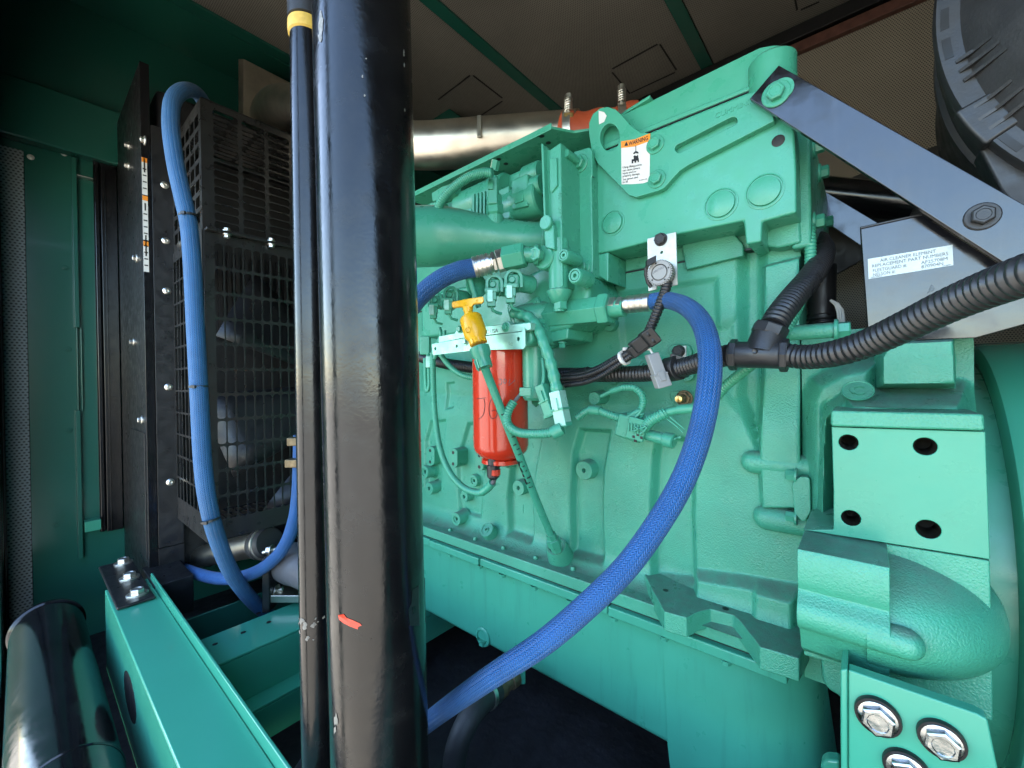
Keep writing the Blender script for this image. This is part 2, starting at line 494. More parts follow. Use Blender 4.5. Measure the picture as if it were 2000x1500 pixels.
# ================================================================ setting: enclosure shell
ZC, XE, YB, ZF = 1.58, -2.44, 2.30, -1.02
g = mesh('ground', [(-400, -400, -1.62), (400, -400, -1.62), (400, 400, -1.62), (-400, 400, -1.62)], [(0, 1, 2, 3)], M['ground'], smooth=False); struct(g)
fl = box('floor', (-2.5, -.11, ZF - .06), (2.0, YB, ZF), M['floor'], bevel=0); struct(fl)
ce = box('ceiling', (XE - .04, -.11, ZC + .012), (2.0, YB + .05, ZC + .06), M['wall'], bevel=0); struct(ce)
STR = [-2.12, -1.36, -.60, .16, .92, 1.68]
for a, b in zip(STR, STR[1:]):
    box('panel', (a + .028, -.045, ZC - .004), (b - .028, YB - .03, ZC + .011), M['perfc'], ce, bevel=.003)
for x in STR:
    box('strip', (x - .0275, -.047, ZC - .014), (x + .0275, YB, ZC + .0115), M['wall'], ce, bevel=.002)
# slits cut in the foam lining of the ceiling
def slit(a, b):
    p, q = onZ(*a, ZC - .006), onZ(*b, ZC - .006)
    d = (q - p).normalized(); s = d.cross(Vector((0, 0, 1))) * .0035
    v, f = ext([p - s, q - s, q + s, p + s], (0, 0, .004))
    mesh('slit', v, f, M['ink'], ce, smooth=False)
for a, b in (((856, 195), (918, 148)), ((924, 148), (981, 192)), ((981, 198), (919, 240)), ((1196, 135), (1284, 87)), ((1289, 87), (1321, 137)), ((1318, 142), (1232, 182)), ((1196, 142), (1230, 183)), ((1553, 0), (1557, 20)), ((1564, 20), (1600, 4))):
    slit(a, b)
# dark round opening of the exhaust above the engine
box('header', (XE, -.047, ZC - .02), (-2.148, YB, ZC + .008), M['wall'], ce, bevel=.001)
wb = box('wall_back', (-2.5, YB, ZF), (2.0, YB + .04, ZC + .03), M['perfb'], bevel=0); struct(wb)
box('trim_rail', (-2.44, YB - .05, ZC - .075), (2.0, YB - .001, ZC - .016), M['ink'], wb, bevel=.003)
box('trim_bar', (-1.6, YB - .03, ZC - .125), (2.0, YB - .001, ZC - .079), M['rust'], wb, bevel=.003)
# end wall, left in the picture
we = box('wall_end', (XE - .05, -.6, ZF - .3), (XE, YB, ZC + .05), M['wall'], bevel=0); struct(we)
box('header_beam', (XE + .002, -.045, .93), (XE + .06, 1.9, 1.15), M['wall'], we, bevel=.006)
# louvre-post beside the door opening
box('perforated_strip', (XE + .001, -.039, -1.0), (XE + .012, .020, .90), M['perfe'], we, bevel=.002)
box('door_edge', (XE + .001, -.048, -1.0), (XE + .02, -.040, .92), M['blackm'], we, bevel=.003)
wr = box('wall_right', (2.0, -.26, ZF), (2.05, YB, ZC), M['wall'], bevel=0); struct(wr)
# hinge channel and rod on the end wall
def wallbox(name, px0, py0, px1, py1, d, m, parent, bevel=.002, X=XE):
    a, b = onX(px0, py0, X + d), onX(px1, py1, X + d)
    return box(name, (X + .001, min(a.y, b.y), min(a.z, b.z)), (X + d, max(a.y, b.y), max(a.z, b.z)), m, parent, bevel=bevel)
wallbox('channel', 139, 305, 156, 640, .03, M['wall'], we)
wallbox('channel', 147, 802, 163, 1090, .03, M['wall'], we)
for k in (-.006, .006):
    a, b = onX(154, 640, XE + .012), onX(157, 802, XE + .012)
    tube('rod', [a + Vector((0, k, 0)), b + Vector((0, k, 0))], .0035, M['wall'], we, seg=8)
for px, py in ((128, 523), (133, 682), (135, 841), (60, 307), (125, 300), (110, 1025)):
    p = onX(px, py, XE)
    inst('clip', hexmesh(.006, .006, .010, .003, M['steel'] if py < 400 else M['wall']), we, p, (1, 0, 0))
wallbox('shelf_bracket', 165, 1020, 198, 1034, .05, M['sheet'], we)
wallbox('shelf_bracket', 150, 340, 182, 350, .03, M['steel'], we)

# front wall on the camera's side with the service door opening
wf = thing_wf = box('wall_front', (XE, -.11, ZC - .66), (2.0, -.05, ZC + .06), M['wall'], bevel=.004); struct(wf)
box('jamb', (.90, -.11, ZF), (2.0, -.05, ZC - .661), M['wall'], wf, bevel=.004)
box('jamb', (XE, -.11, ZF), (-2.1, -.05, ZC - .661), M['wall'], wf, bevel=.004)
box('reflection_post', (-.705, -.11, ZF + .121), (-.655, -.05, ZC - .661), M['wall'], wf, bevel=.004)  # unseen post, added so the upright pipe reflects a dark stripe
box('sill', (-2.099, -.11, ZF), (.899, -.05, ZF + .12), M['wall'], wf, bevel=.004)
# ================================================================ radiator, fan guard and frame on the left
def punched(name, o, eu, ev, us, vs, rad, mat_, parent, th=.0016):
    """sheet with a slot per cell; us, vs: lists of (start, end, slot_start, slot_end)"""
    o, eu, ev = Vector(o), Vector(eu), Vector(ev)
    v = []; f = []
    K = 3
    for (u0, u1, a0, a1) in us:
        for (v0, v1, b0, b1) in vs:
            b = len(v)
            v += [o + eu * p + ev * q for p, q in ((u0, v0), (u1, v0), (u1, v1), (u0, v1))]
            r = min(rad, (a1 - a0) * .45, (b1 - b0) * .45)
            inner = []
            for cx, cy, st in ((a0 + r, b0 + r, pi), (a1 - r, b0 + r, 1.5 * pi), (a1 - r, b1 - r, 0), (a0 + r, b1 - r, .5 * pi)):
                for k in range(K):
                    a = st + .5 * pi * k / (K - 1)
                    inner.append(len(v)); v.append(o + eu * (cx + r * cos(a)) + ev * (cy + r * sin(a)))
            for c in range(4):
                nx = (c + 1) % 4
                for k in range(K - 1):
                    f.append((b + c, inner[c * K + k], inner[c * K + k + 1]))
                f.append((b + c, inner[c * K + K - 1], inner[nx * K], b + nx))
    me = mesh(name, v, f, mat_, parent, solid=th, smooth=False)
    bm = bmesh.new(); bm.from_mesh(me.data); bmesh.ops.remove_doubles(bm, verts=bm.verts, dist=1e-5)
    bmesh.ops.recalc_face_normals(bm, faces=bm.faces); bm.to_mesh(me.data); bm.free()
    return me
def cells(start, n, pitch, web, m0=0, m1=0):
    out = []
    for i in range(n):
        a = start + i * pitch
        out.append((a - (m0 if i == 0 else 0), a + pitch + (m1 if i == n - 1 else 0), a + web / 2, a + pitch - web / 2))
    return out
XG, YG, XR = -1.50, .355, -1.87
zs = onX(395, 447, XG).z            # seam between the upper and lower guard
zt = onX(390, 188, XG).z            # top
zb = onX(400, 1062, XG).z           # bottom
ZR = 1.105
rad = thing('radiator', 'tall black radiator with side sheet, stickers and bolted flange beside the end wall', 'radiator', (-2.1, .6, -.72))
box('side_sheet', (-2.40, .2765, -.72), (XR - .0035, .278, ZR), M['blackm'], rad, bevel=.0008)
box('front_flange', (XR - .003, .276, -.72), (XR, .3005, ZR), M['black'], rad, bevel=.001)
box('bolt_flange', (XR + .001, .3015, -.56), (XR + .004, .372, .90), M['blackm'], rad, bevel=.001)
box('bolt_flange', (XR + .0005, .301, -.70), (XR + .003, .372, -.563), M['blackm'], rad, bevel=.001)
box('rear_post', (-2.425, .224, -.60), (-2.405, .276, .93), M['black'], rad, bevel=.004)
box('rear_post', (-2.437, .205, -.60), (-2.412, .2235, .95), M['black'], rad, bevel=.006)
box('post_trim', (-2.404, .236, -.60), (-2.400, .241, .90), M['black'], rad, bevel=.001)
box('top_tank', (-2.38, .32, .86), (XR - .02, 1.75, 1.05), M['blackm'], rad, bevel=.02)
core_m = mat('radiator_core_fins', (.005, .0045, .004), .6, var=.3)
co = box('core', (-2.30, .32, -.66), (XR - .05, 1.75, .86), core_m, rad, bevel=0)
for i in range(24):
    y = .50 + i * .030
    box('fin', (XR - .049, y, .18), (XR - .03, y + .012, .52), core_m, rad, bevel=0)
for py in (362, 470, 568, 756, 943):
    p = onX(322, py, XR + .004); p = Vector((XR + .0045, .336, p.z))
    inst('bolt', lmesh([(.012, 0), (.012, .003), (.008, .006), (.005, .0065), (.004, .003), (.0001, .003)], M['steel'], 16, 'button_bolt'), rad, p, (1, 0, 0))
for px, py in ((268, 505), (262, 668), (278, 820), (252, 285), (252, 325), (284, 275)):
    p = onY(px, py, .2762)
    inst('bolt', hexmesh(.009, .009, .015, .004, M['steel']), rad, p, FRONT)
box('access_plate', (-2.16, .2735, -.60), (-1.90, .2762, -.16), M['blackm'], rad, bevel=.001)
box('foot', (XR - .03, .26, -.74), (XR + .18, .36, -.62), M['blackm'], rad, bevel=.004)
# stickers on the side sheet
for i, (py0, py1, px) in enumerate(((300, 376, 287), (378, 467, 287), (469, 530, 288))):
    a, b = onY(281.5, py0, .2845), onY(293, py1 - 3, .2845)
    z1, z0 = onY(px, py0, .2845).z, onY(px, py1, .2845).z
    d = tag(box('warning_sticker', (XR + .0004, .2765, z0), (XR + .0010, .2905, z1), M['white'], None, bevel=0),
            ('white warning sticker with orange header on radiator edge, topmost of three', 'white warning sticker on radiator edge, middle of the three', 'white warning sticker on radiator edge, lowest of three')[i], 'sticker', 'stickers on the radiator edge')
    box('orange_band', (XR + .0011, .2765, z1 - .016), (XR + .0014, .2905, z1), M['orangev'], d, bevel=0)
    for k in range(4):
        zz = z0 + .02 + k * .022
        box('print_line', (XR + .0011, .2785, zz), (XR + .0014, .2885, zz + .004), M['ink'], d, bevel=0)
    box('pictogram', (XR + .0011, .2815, z0 + .125), (XR + .0014, .2855, z1 - .05), M['ink'], d, bevel=0)
# fan guard
gd = thing('fan_guard', 'black punched sheet fan guard box between radiator and engine', 'guard', (XG - .18, .6, zb))
hz = zs - zb
# lower box
punched('rear_panel', (XG, 0, 0), (0, 1, 0), (0, 0, 1), cells(YG + .028, 19, .0262, .0040, .022, .02), cells(zb + .055, 11, (hz - .085) / 11, .0075, .055, .03), .007, M['guard'], gd)
punched('side_panel', (0, YG, 0), (1, 0, 0), (0, 0, 1), cells(XR + .01, 8, .0432, .0062, .004, .014), cells(zb + .075, 11, (hz - .105) / 11, .006, .075, .03), .006, M['guard'], gd)
punched('bottom_panel', (0, 0, zb + .001), (0, 1, 0), (1, 0, 0), cells(YG + .03, 19, .0262, .0046, .02, .02), cells(XR + .02, 5, .066, .009, .01, .02), .008, M['guard'], gd)
# upper box
hu = zt - zs
punched('upper_rear_panel', (XG - .004, 0, 0), (0, 1, 0), (0, 0, 1), cells(YG + .028, 7, .0765, .0095, .026, .01), cells(zs + .012, 14, (hu - .03) / 14, .0031, .012, .018), .008, M['guard'], gd)
punched('upper_side_panel', (0, YG + .003, 0), (1, 0, 0), (0, 0, 1), cells(XR + .02, 6, .055, .010, .014, .016), cells(zs + .02, 7, (hu - .05) / 7, .014, .02, .03), .006, M['guard'], gd)
punched('top_panel', (0, 0, zt - .001), (0, 1, 0), (1, 0, 0), cells(YG + .03, 7, .0765, .011, .026, .01), cells(XR + .02, 12, .0285, .005, .01, .01), .008, M['guard'], gd)
box('seam_flange', (XG - .002, YG + .006, zs - .004), (XG + .022, .92, zs + .004), M['guard'], gd, bevel=.002)
box('corner_post', (XG - .030, YG + .002, zb + .003), (XG - .003, YG + .024, zt - .004), M['guard'], gd, bevel=.003)
box('inner_rib', (XG - .05, YG + .01, zs + .002), (XG - .02, .92, zs + .022), M['guard'], gd, bevel=.002)
for y in (.415, .54, .67):
    inst('bolt', hexmesh(.009, .008, .013, .003, M['steel']), gd, (XG + .012, y, zs + .004), (0, 0, 1))
    inst('nut', hexmesh(.009, .008, .012, .003, M['steel']), gd, (XG + .012, y, zs - .004), (0, 0, -1))
# fan
fn = thing('cooling_fan', 'large dark fan blades behind the punched guard', 'fan', (XG - .2, 1.02, .0))
FC = Vector((XG - .2, 1.02, -.02))
lathe('hub', [(.0001, .05), (.10, .05), (.12, .02), (.12, -.05)], FC, (1, 0, 0), M['blackm'], fn, seg=28)
for i in range(8):
    a = 2 * pi * i / 8 + .25
    e = Vector((0, cos(a), sin(a))); t = Vector((0, -sin(a), cos(a)))
    v = []; f = []
    for k in range(7):
        r = .10 + .085 * k; w = .05 + .016 * k
        for j in range(5):
            q = (j / 4 - .5) * 2
            v.append(FC + e * r + t * (q * w) + Vector((.045 * q + .012 * q * q, 0, 0)))
    for k in range(6):
        for j in range(4): f.append((k * 5 + j, k * 5 + j + 1, k * 5 + j + 6, k * 5 + j + 5))
    mesh('blade', v, f, M['blackm'], fn, solid=.003)
# ---------------------------------------------------------------- frame rail, cross channel
rl = thing('base_rail', 'long green painted frame rail running towards the camera at lower left', 'rail', (-1.0, .21, -.63))
rz = -.628
box('top_plate', (-1.80, .160, rz - .006), (.6, .262, rz), M['sheet'], rl, bevel=.003)
box('side_web', (-1.80, .1605, rz - .24), (.6, .166, rz - .0065), M['sheet'], rl, bevel=.001)
box('right_lip', (-1.76, .2625, rz - .05), (.6, .2685, rz + .026), M['sheet'], rl, bevel=.002)
box('bottom_flange', (-1.80, .160, rz - .247), (.6, .262, rz - .2405), M['sheet'], rl, bevel=.002)
p = onY(253, 1360, .1598)
e = []
for k in range(24):
    a = 2 * pi * k / 24; e.append((p.x + .085 * cos(a), .1603, p.z + .05 * sin(a)))
v, f = ext(e, (0, -.0006, 0)); mesh('lightening_hole', v, f, M['ink'], rl, smooth=False)
br = thing('radiator_bracket', 'black flat bracket bolted on the green rail under the radiator', 'bracket', (-1.8, .21, rz))
box('plate', (-2.02, .165, rz + .002), (-1.60, .250, rz + .011), M['blackm'], br, bevel=.004)
for px, py in ((241, 1100), (253, 1129), (268, 1161)):
    p = onZ(px, py, rz + .011)
    inst('bolt', hexmesh(.017, .013, .026, .005, M['steel']), br, p, (0, 0, 1))
cc = thing('cross_channel', 'green cross channel with small drilled holes between rail and engine', 'channel', (-1.32, .7, -.8))
box('top_plate', (-1.405, .272, -.708), (-1.245, 1.9, -.700), M['sheet'], cc, bevel=.003)
box('face', (-1.2505, .2725, -.825), (-1.245, 1.9, -.7085), M['sheet'], cc, bevel=.001)
box('lower_flange', (-1.2495, .275, -.834), (-1.19, 1.9, -.8255), M['sheet'], cc, bevel=.002)
box('lower_face', (-1.195, .276, -.92), (-1.19, 1.9, -.8345), M['sheet'], cc, bevel=.001)
for px, py in ((420, 1258), (475, 1235), (525, 1215), (505, 1198), (533, 1186)):
    p = onZ(px, py, -.6995)
    inst('hole', lmesh([(.0001, .0004), (.0065, .0004), (.0065, 0)], M['ink'], 14, 'hole'), cc, p, (0, 0, 1))
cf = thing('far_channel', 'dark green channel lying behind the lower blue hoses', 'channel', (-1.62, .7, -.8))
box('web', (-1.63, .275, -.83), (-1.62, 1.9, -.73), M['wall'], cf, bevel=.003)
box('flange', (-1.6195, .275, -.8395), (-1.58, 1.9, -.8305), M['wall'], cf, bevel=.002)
# big black cylinder lying along the rail
cy = thing('black_drum_pipe', 'glossy black horizontal pipe with rolled end at bottom left corner', 'pipe', (-1.4, .045, -.86))
lathe('shell', [(.083, 0), (.083, .9), (.083, 1.45)], (-2.05, .047, -.785), (1, 0, 0), M['black'], cy, seg=56)
lathe('end_bead', [(.0835, -.012), (.088, -.006), (.088, .006), (.0835, .012)], (-2.045, .047, -.785), (1, 0, 0), M['black'], cy, seg=56)
lathe('weld_seam', [(.0835, -.004), (.085, 0), (.0835, .004)], (-1.18, .047, -.785), (1, 0, 0), M['black'], cy, seg=56)
# ---------------------------------------------------------------- upright pipes in the foreground
bp = thing('upright_pipe', 'thick glossy black upright pipe in the foreground, scratched, with red paint mark', 'pipe', onD(745, 1500, .56) + Vector((0, 0, -.3)))
pa, pb = onD(708, 0, .56), onD(745, 1500, .56); ax = (pa - pb).normalized(); LP = (pa - pb).length
rp = mpx(onD(725, 750, .56), 91)
worn_black = mat('worn_black_pipe_paint', (.005, .005, .0055), .21, peel=.14, bscale=230, var=.3, dirt=(.08, .075, .065), dirt_amt=.14, rvar=.09, spec=.45)
lathe('shell', [(rp, -.35), (rp, 0), (rp, LP * .5), (rp, LP + .3)], pb, ax, worn_black, bp, seg=64)
e1, e2, e3 = frame(ax)
tc_ = -(pb + ax * LP * .5); tc_ -= ax * tc_.dot(ax); tc_.normalize(); sd = ax.cross(tc_)     # towards the viewer / sideways
def skin(name, pts, m, off=.0006, parent=bp, r=rp, o=pb):
    """irregular patch lying on the cylinder: pts (angle from viewer side, height)"""
    v = []
    for a, h in pts: v.append(o + ax * h + (tc_ * cos(a) + sd * sin(a)) * (r + off))
    c = o + ax * (sum(h for _, h in pts) / len(pts)) + (tc_ * cos(sum(a for a, _ in pts) / len(pts)) + sd * sin(sum(a for a, _ in pts) / len(pts))) * (r + off)
    v.append(c); n = len(pts)
    return mesh(name, v, [(i, (i + 1) % n, n) for i in range(n)], m, parent, smooth=False)
def pip(px, py):
    """pixel -> (angle, height) on the pipe skin"""
    d = ray(px, py).normalized()
    # intersect with the cylinder
    oc = -pb; dd = d - ax * d.dot(ax); oo = oc - ax * oc.dot(ax)
    A = dd.dot(dd); B = 2 * dd.dot(oo); C = oo.dot(oo) - rp * rp
    t = (-B - sqrt(max(0, B * B - 4 * A * C))) / (2 * A)
    q = d * t - pb; h = q.dot(ax); n = (q - ax * h).normalized()
    return atan2(n.dot(sd), n.dot(tc_)), h
skin('red_paint_mark', [pip(*p) for p in ((661, 1201), (672, 1199), (677, 1206), (690, 1211), (703, 1217), (707, 1221), (700, 1224), (699, 1229), (684, 1223), (672, 1217), (663, 1210))], M['red'])
skin('peeled_tape', [pip(*p) for p in ((805, 1152), (817, 1144), (832, 1128), (831, 1216), (818, 1222), (800, 1222), (797, 1190), (803, 1178))], M['blackm'])
scm = mat('scraped_metal', (.22, .205, .175), .5, .3, var=.3, vscale=300)
random.seed(3)
for cx, cy_, w, h in ((628, 48, 5, 28), (626, 70, 4, 12), (657, 1405, 4, 12), (655, 1425, 3, 8), (712, 187, 2, 3), (715, 115, 1.5, 2), (708, 150, 1.5, 5), (788, 105, 1.5, 8), (789, 128, 1.2, 6), (790, 215, 1.2, 4)):
    n = 12
    skin('scrape', [pip(cx + w * cos(2 * pi * k / n) * random.uniform(.4, 1.2), cy_ + h * sin(2 * pi * k / n) * random.uniform(.5, 1.15)) for k in range(n)], scm)
tp = thing('thin_pipe', 'slim glossy black upright pipe with yellow tape ring behind the thick one', 'pipe', onD(622, 1500, .66))
pa2, pb2 = onD(598, 0, .66), onD(622, 1500, .66); ax2 = (pa2 - pb2).normalized(); L2 = (pa2 - pb2).length
r2 = mpx(onD(600, 700, .66), 30)
lathe('shell', [(r2, -.35), (r2, 0), (r2, L2 * .5), (r2, L2 + .3)], pb2, ax2, worn_black, tp, seg=48)
ht = (onD(598, 62, .66) - pb2).dot(ax2)
lathe('tape_ring', [(r2, -.011), (r2 + .0025, -.009), (r2 + .003, .0), (r2 + .0026, .009), (r2, .011)], pb2 + ax2 * ht, ax2, M['tape'], tp, seg=48)
lathe('sleeve', [(r2, .0115), (r2 + .003, .013), (r2 + .0035, .4)], pb2 + ax2 * ht, ax2, M['plastic'], tp, seg=48)
hs = (onD(620, 1215, .66) - pb2).dot(ax2)
gm = mat('dried_glue', (.17, .15, .125), .7, bump=.6, bscale=200, var=.35, vscale=80)
random.seed(5)
for k in range(16):
    a0 = random.uniform(-1.4, .6); h0 = hs + random.uniform(-.018, .018)
    n = 9; s = random.uniform(.0012, .0048)
    t2 = -(pb2 + ax2 * hs); t2 -= ax2 * t2.dot(ax2); t2.normalize(); s2 = ax2.cross(t2)
    v = []
    for j in range(n):
        q = 2 * pi * j / n; rr = s * random.uniform(.5, 1.2)
        a = a0 + rr * cos(q) / r2; h = h0 + rr * sin(q)
        v.append(pb2 + ax2 * h + (t2 * cos(a) + s2 * sin(a)) * (r2 + .0005))
    v.append(pb2 + ax2 * h0 + (t2 * cos(a0) + s2 * sin(a0)) * (r2 + .001))
    mesh('glue_patch', v, [(i, (i + 1) % n, n) for i in range(n)], gm, tp, smooth=False)
# ---------------------------------------------------------------- charge-air pipe over the engine
ca = thing('charge_air_pipe', 'dull aluminium pipe with elbow running from radiator over the engine', 'pipe', onD(950, 330, 1.2))
pts = [onD(528, 250, 1.98), onD(548, 210, 1.72), onD(605, 214, 1.52), onD(700, 270, 1.34), onD(812, 285, 1.27), onD(960, 277, 1.22), onD(1105, 268, 1.17), onD(1130, 266, 1.16)]
tube('shell', pts, .066, M['alu'], ca, seg=36, step=.012, rf=lambda s: .066 + .035 * max(0, 1 - s / .55))
fp = onD(512, 210, 1.85)
obox('flange', onD(520, 196, 1.88), RT * .012, UP * .13, Vector((0, .10, 0)), M['alu'], ca, bevel=.003)
tube('stud', [onD(486, 172, 1.88), onD(530, 190, 1.88)], .008, M['steel'], ca, seg=10)
inst('nut', hexmesh(.016, .018, .022, .004, M['steel']), ca, onD(500, 177, 1.88), -RT)
obox('mount_tab', onD(936, 247, 1.155), RT * .006, UP * .03, FW * .004, M['alu'], ca, bevel=.002)
bt = thing('silicone_boot', 'orange silicone coupling boot clamped on the charge air pipe', 'coupling', onD(1150, 300, 1.15))
tube('boot', [onD(1096, 271, 1.17), onD(1125, 272, 1.16), onD(1160, 270, 1.15), onD(1200, 264, 1.14), onD(1250, 252, 1.12)], .07, M['orange'], bt, seg=36, step=.006, rf=lambda s: .0675 + .003 * sin(s * 75))
for px, py in ((1110, 256), (1214, 238)):
    c = onD(px, py + (16 if px < 1150 else 24), 1.165 - (px - 1110) * .0003)
    lathe('clamp_band', [(.0690, -.011), (.0725, -.010), (.0725, .010), (.0690, .011)], c, onD(1160, 258, 1.15) - onD(1096, 268, 1.17), M['steel'], bt, seg=36)
    top = onD(px, py - 34, 1.11)
    tube('clamp_screw', [top - UP * .010, top + UP * .045], .006, M['steel'], bt, seg=10)
    P = [top + UP * (.004 + .0062 * k / 6) + (RT * cos(k * 2 * pi / 6) + FW * sin(k * 2 * pi / 6)) * .0095 for k in range(31)]
    tube('clamp_spring', P, .0026, M['steel'], bt, seg=6, step=.004, smoothn=2)
    inst('clamp_nut', hexmesh(.010, .012, .012, .003, M['steel']), bt, top + UP * .036, UP)
    obox('clamp_trunnion', top - UP * .012, RT * .013, UP * .009, FW * .013, M['brass'], bt, bevel=.004)
# ---------------------------------------------------------------- coolant fittings low behind the guard
lc = thing('coolant_tube', 'short bright aluminium tube with black rubber boot below the guard', 'tube', onD(470, 1095, 1.45))
ta, tb = onD(375, 1090, 1.62), onD(512, 1062, 1.42)
axc = (tb - ta)
lathe('shell', [(.041, 0), (.041, axc.length * .5), (.041, axc.length)], ta, axc, M['alu'], lc, seg=32)
lathe('boot', [(.042, -.01), (.050, -.006), (.052, .01), (.046, .02), (.052, .03), (.050, .05), (.046, .055)], tb - axc.normalized() * .01, axc, M['rubber'], lc, seg=32)
lathe('boot_clamp', [(.0525, -.005), (.055, -.004), (.055, .004), (.0525, .005)], tb + axc.normalized() * .022, axc, M['steel'], lc, seg=32)
wp = thing('pump_outlet', 'grey pump outlet stub on a black flange behind the upright pipes', 'pump', onD(570, 1160, 1.35))
lathe('stub', [(.062, 0), (.062, .05), (.058, .06), (.056, .2)], onD(566, 1098, 1.36), onD(630, 1125, 1.22) - onD(566, 1098, 1.36), M['dgrey'], wp, seg=32)
obox('flange', onD(550, 1118, 1.38), RT * .010 + FW * .004, UP * .085, FW * .09, M['blackm'], wp, bevel=.004)
obox('base', onD(572, 1152, 1.36), RT * .05, UP * .012, FW * .06, M['alu'], wp, bevel=.003)
for px, py in ((528, 1076), (538, 1154)):
    tube('stud', [onD(px - 14, py + 3, 1.33), onD(px + 14, py - 4, 1.33)], .006, M['steel'], wp, seg=10)
    inst('nut', hexmesh(.013, .014, .018, .004, M['steel']), wp, onD(px + 4, py - 1, 1.33), -RT)
gp = tag(tube('grey_floor_tube', [onD(590, 1530, .95), onD(640, 1455, .98), onD(700, 1370, 1.02), onD(760, 1290, 1.08)], .034, M['dgrey'], None, seg=24), 'plain grey tube slanting up from the floor behind the upright pipes', 'tube')
# ================================================================ the diesel engine
import numpy as np
YP, YH = .80, .885
en = thing('diesel_engine', 'large green painted diesel engine filling the middle and right of the bay', 'engine', (-.6, 1.1, -.95))
C, G = M['cast'], M['green']
Zs = onY(1266, 525, YH).z
Zl = onY(1115, 1128, .80).z
XL, XRt = -1.34, -.086
# ---- crankcase side as a cast relief
def poly2(px, Y=.875):
    return np.array([[onY(a, b, Y).x, onY(a, b, Y).z] for a, b in px])
def sdf(P, X, Z):
    d = np.full(X.shape, 1e9); inside = np.zeros(X.shape, bool); n = len(P)
    for i in range(n):
        ax_, az = P[i]; bx, bz = P[(i + 1) % n]
        ex, ez = bx - ax_, bz - az; wx, wz = X - ax_, Z - az
        t = np.clip((wx * ex + wz * ez) / (ex * ex + ez * ez), 0, 1)
        d = np.minimum(d, np.hypot(wx - ex * t, wz - ez * t))
        c = ((az > Z) != (bz > Z)) & (X < (bx - ax_) * (Z - az) / (bz - az + 1e-12) + ax_)
        inside ^= c
    return np.where(inside, -d, d)
def sst(d, w, off=0.0):
    t = np.clip(.5 - (d - off) / (2 * w), 0, 1)
    return t * t * (3 - 2 * t)
NX, NZ = 420, 280
xs = np.linspace(XL, XRt, NX); zsn = np.linspace(Zl, Zs, NZ)
GX, GZ = np.meshgrid(xs, zsn)
GY = np.full(GX.shape, YH)
GY -= .014 * sst(GZ - (-.06), .05)                                    # crankcase swells gently below the water jacket
def recess(px, d, w, rc=.012):
    global GY
    GY += d * sst(sdf(poly2([(p[0], p[1]) for p in px]), GX, GZ), w, -w * .3)
recess([(1133, 838), (1193, 841), (1186, 880), (1179, 921), (1177, 980), (1178, 1036), (1181, 1098), (1117, 1081), (1115, 972), (1120, 885)], .023, .007)
recess([(1012, 850), (1058, 850), (1046, 920), (1041, 985), (1043, 1058), (995, 1042), (992, 972), (1000, 900)], .021, .007)
recess([(1284, 850), (1368, 860), (1358, 908), (1355, 1004), (1360, 1141), (1277, 1132), (1272, 1100), (1272, 972), (1277, 890)], .024, .009)
recess([(915, 826), (968, 826), (945, 930), (940, 1010), (898, 1000), (893, 900)], .012, .006)
recess([(842, 822), (872, 820), (866, 890), (862, 960), (832, 950), (832, 860)], .012, .006)
recess([(869, 748), (884, 746), (885, 796), (870, 800)], .010, .0035)
recess([(1200, 572), (1398, 540), (1402, 640), (1392, 720), (1212, 690)], .008, .008)
recess([(1392, 640), (1436, 620), (1436, 777), (1440, 800), (1402, 760)], .007, .012)
recess([(1442, 470), (1490, 470), (1490, 720), (1484, 882), (1437, 777)], .024, .013)
recess([(1490, 520), (1570, 500), (1575, 990), (1490, 990), (1484, 882)], -.028, .006)
recess([(1362, 1112), (1462, 1126), (1565, 1150), (1565, 1330), (1362, 1300)], -.030, .010)
recess([(1480, 1128), (1565, 1140), (1565, 1330), (1480, 1300)], -.012, .006)
recess([(820, 716), (1190, 740), (1430, 760), (1430, 806), (1190, 800), (820, 762)], -.004, .012)
# soft shallow waviness of the sand casting
GY += .0007 * np.sin(GX * 31 + 2 * np.sin(GZ * 17)) * np.cos(GZ * 29 + GX * 7)
tt = np.clip((GZ - Zl) / .05, 0, 1)
GY -= .05 * (1 - np.sqrt(np.clip(1 - (1 - tt) ** 2, 0, 1))) * np.where(tt < 1, 1, 0)
vv = [(GX[j, i], GY[j, i], GZ[j, i]) for j in range(NZ) for i in range(NX)]
ff = [(j * NX + i, j * NX + i + 1, (j + 1) * NX + i + 1, (j + 1) * NX + i) for j in range(NZ - 1) for i in range(NX - 1)]
n0 = len(vv)
# close the casting: right end, top and back
for j in range(NZ): vv.append((XRt, 1.38, zsn[j]))
ff += [(j * NX + NX - 1, n0 + j, n0 + j + 1, (j + 1) * NX + NX - 1) for j in range(NZ - 1)]
n1 = len(vv)
for i in range(NX): vv.append((xs[i], 1.38, Zs))
ff += [((NZ - 1) * NX + i, (NZ - 1) * NX + i + 1, n1 + i + 1, n1 + i) for i in range(NX - 1)]
blk = mesh('engine_block', vv, ff, C, en, ang=50)
def surfY(px, py):
    """depth of the cast face along a sight line"""
    Y = .875
    for _ in range(4):
        p = onY(px, py, Y); i = int(np.clip(np.searchsorted(xs, p.x), 0, NX - 1)); j = int(np.clip(np.searchsorted(zsn, p.z), 0, NZ - 1)); Y = float(GY[j, i])
    return Y
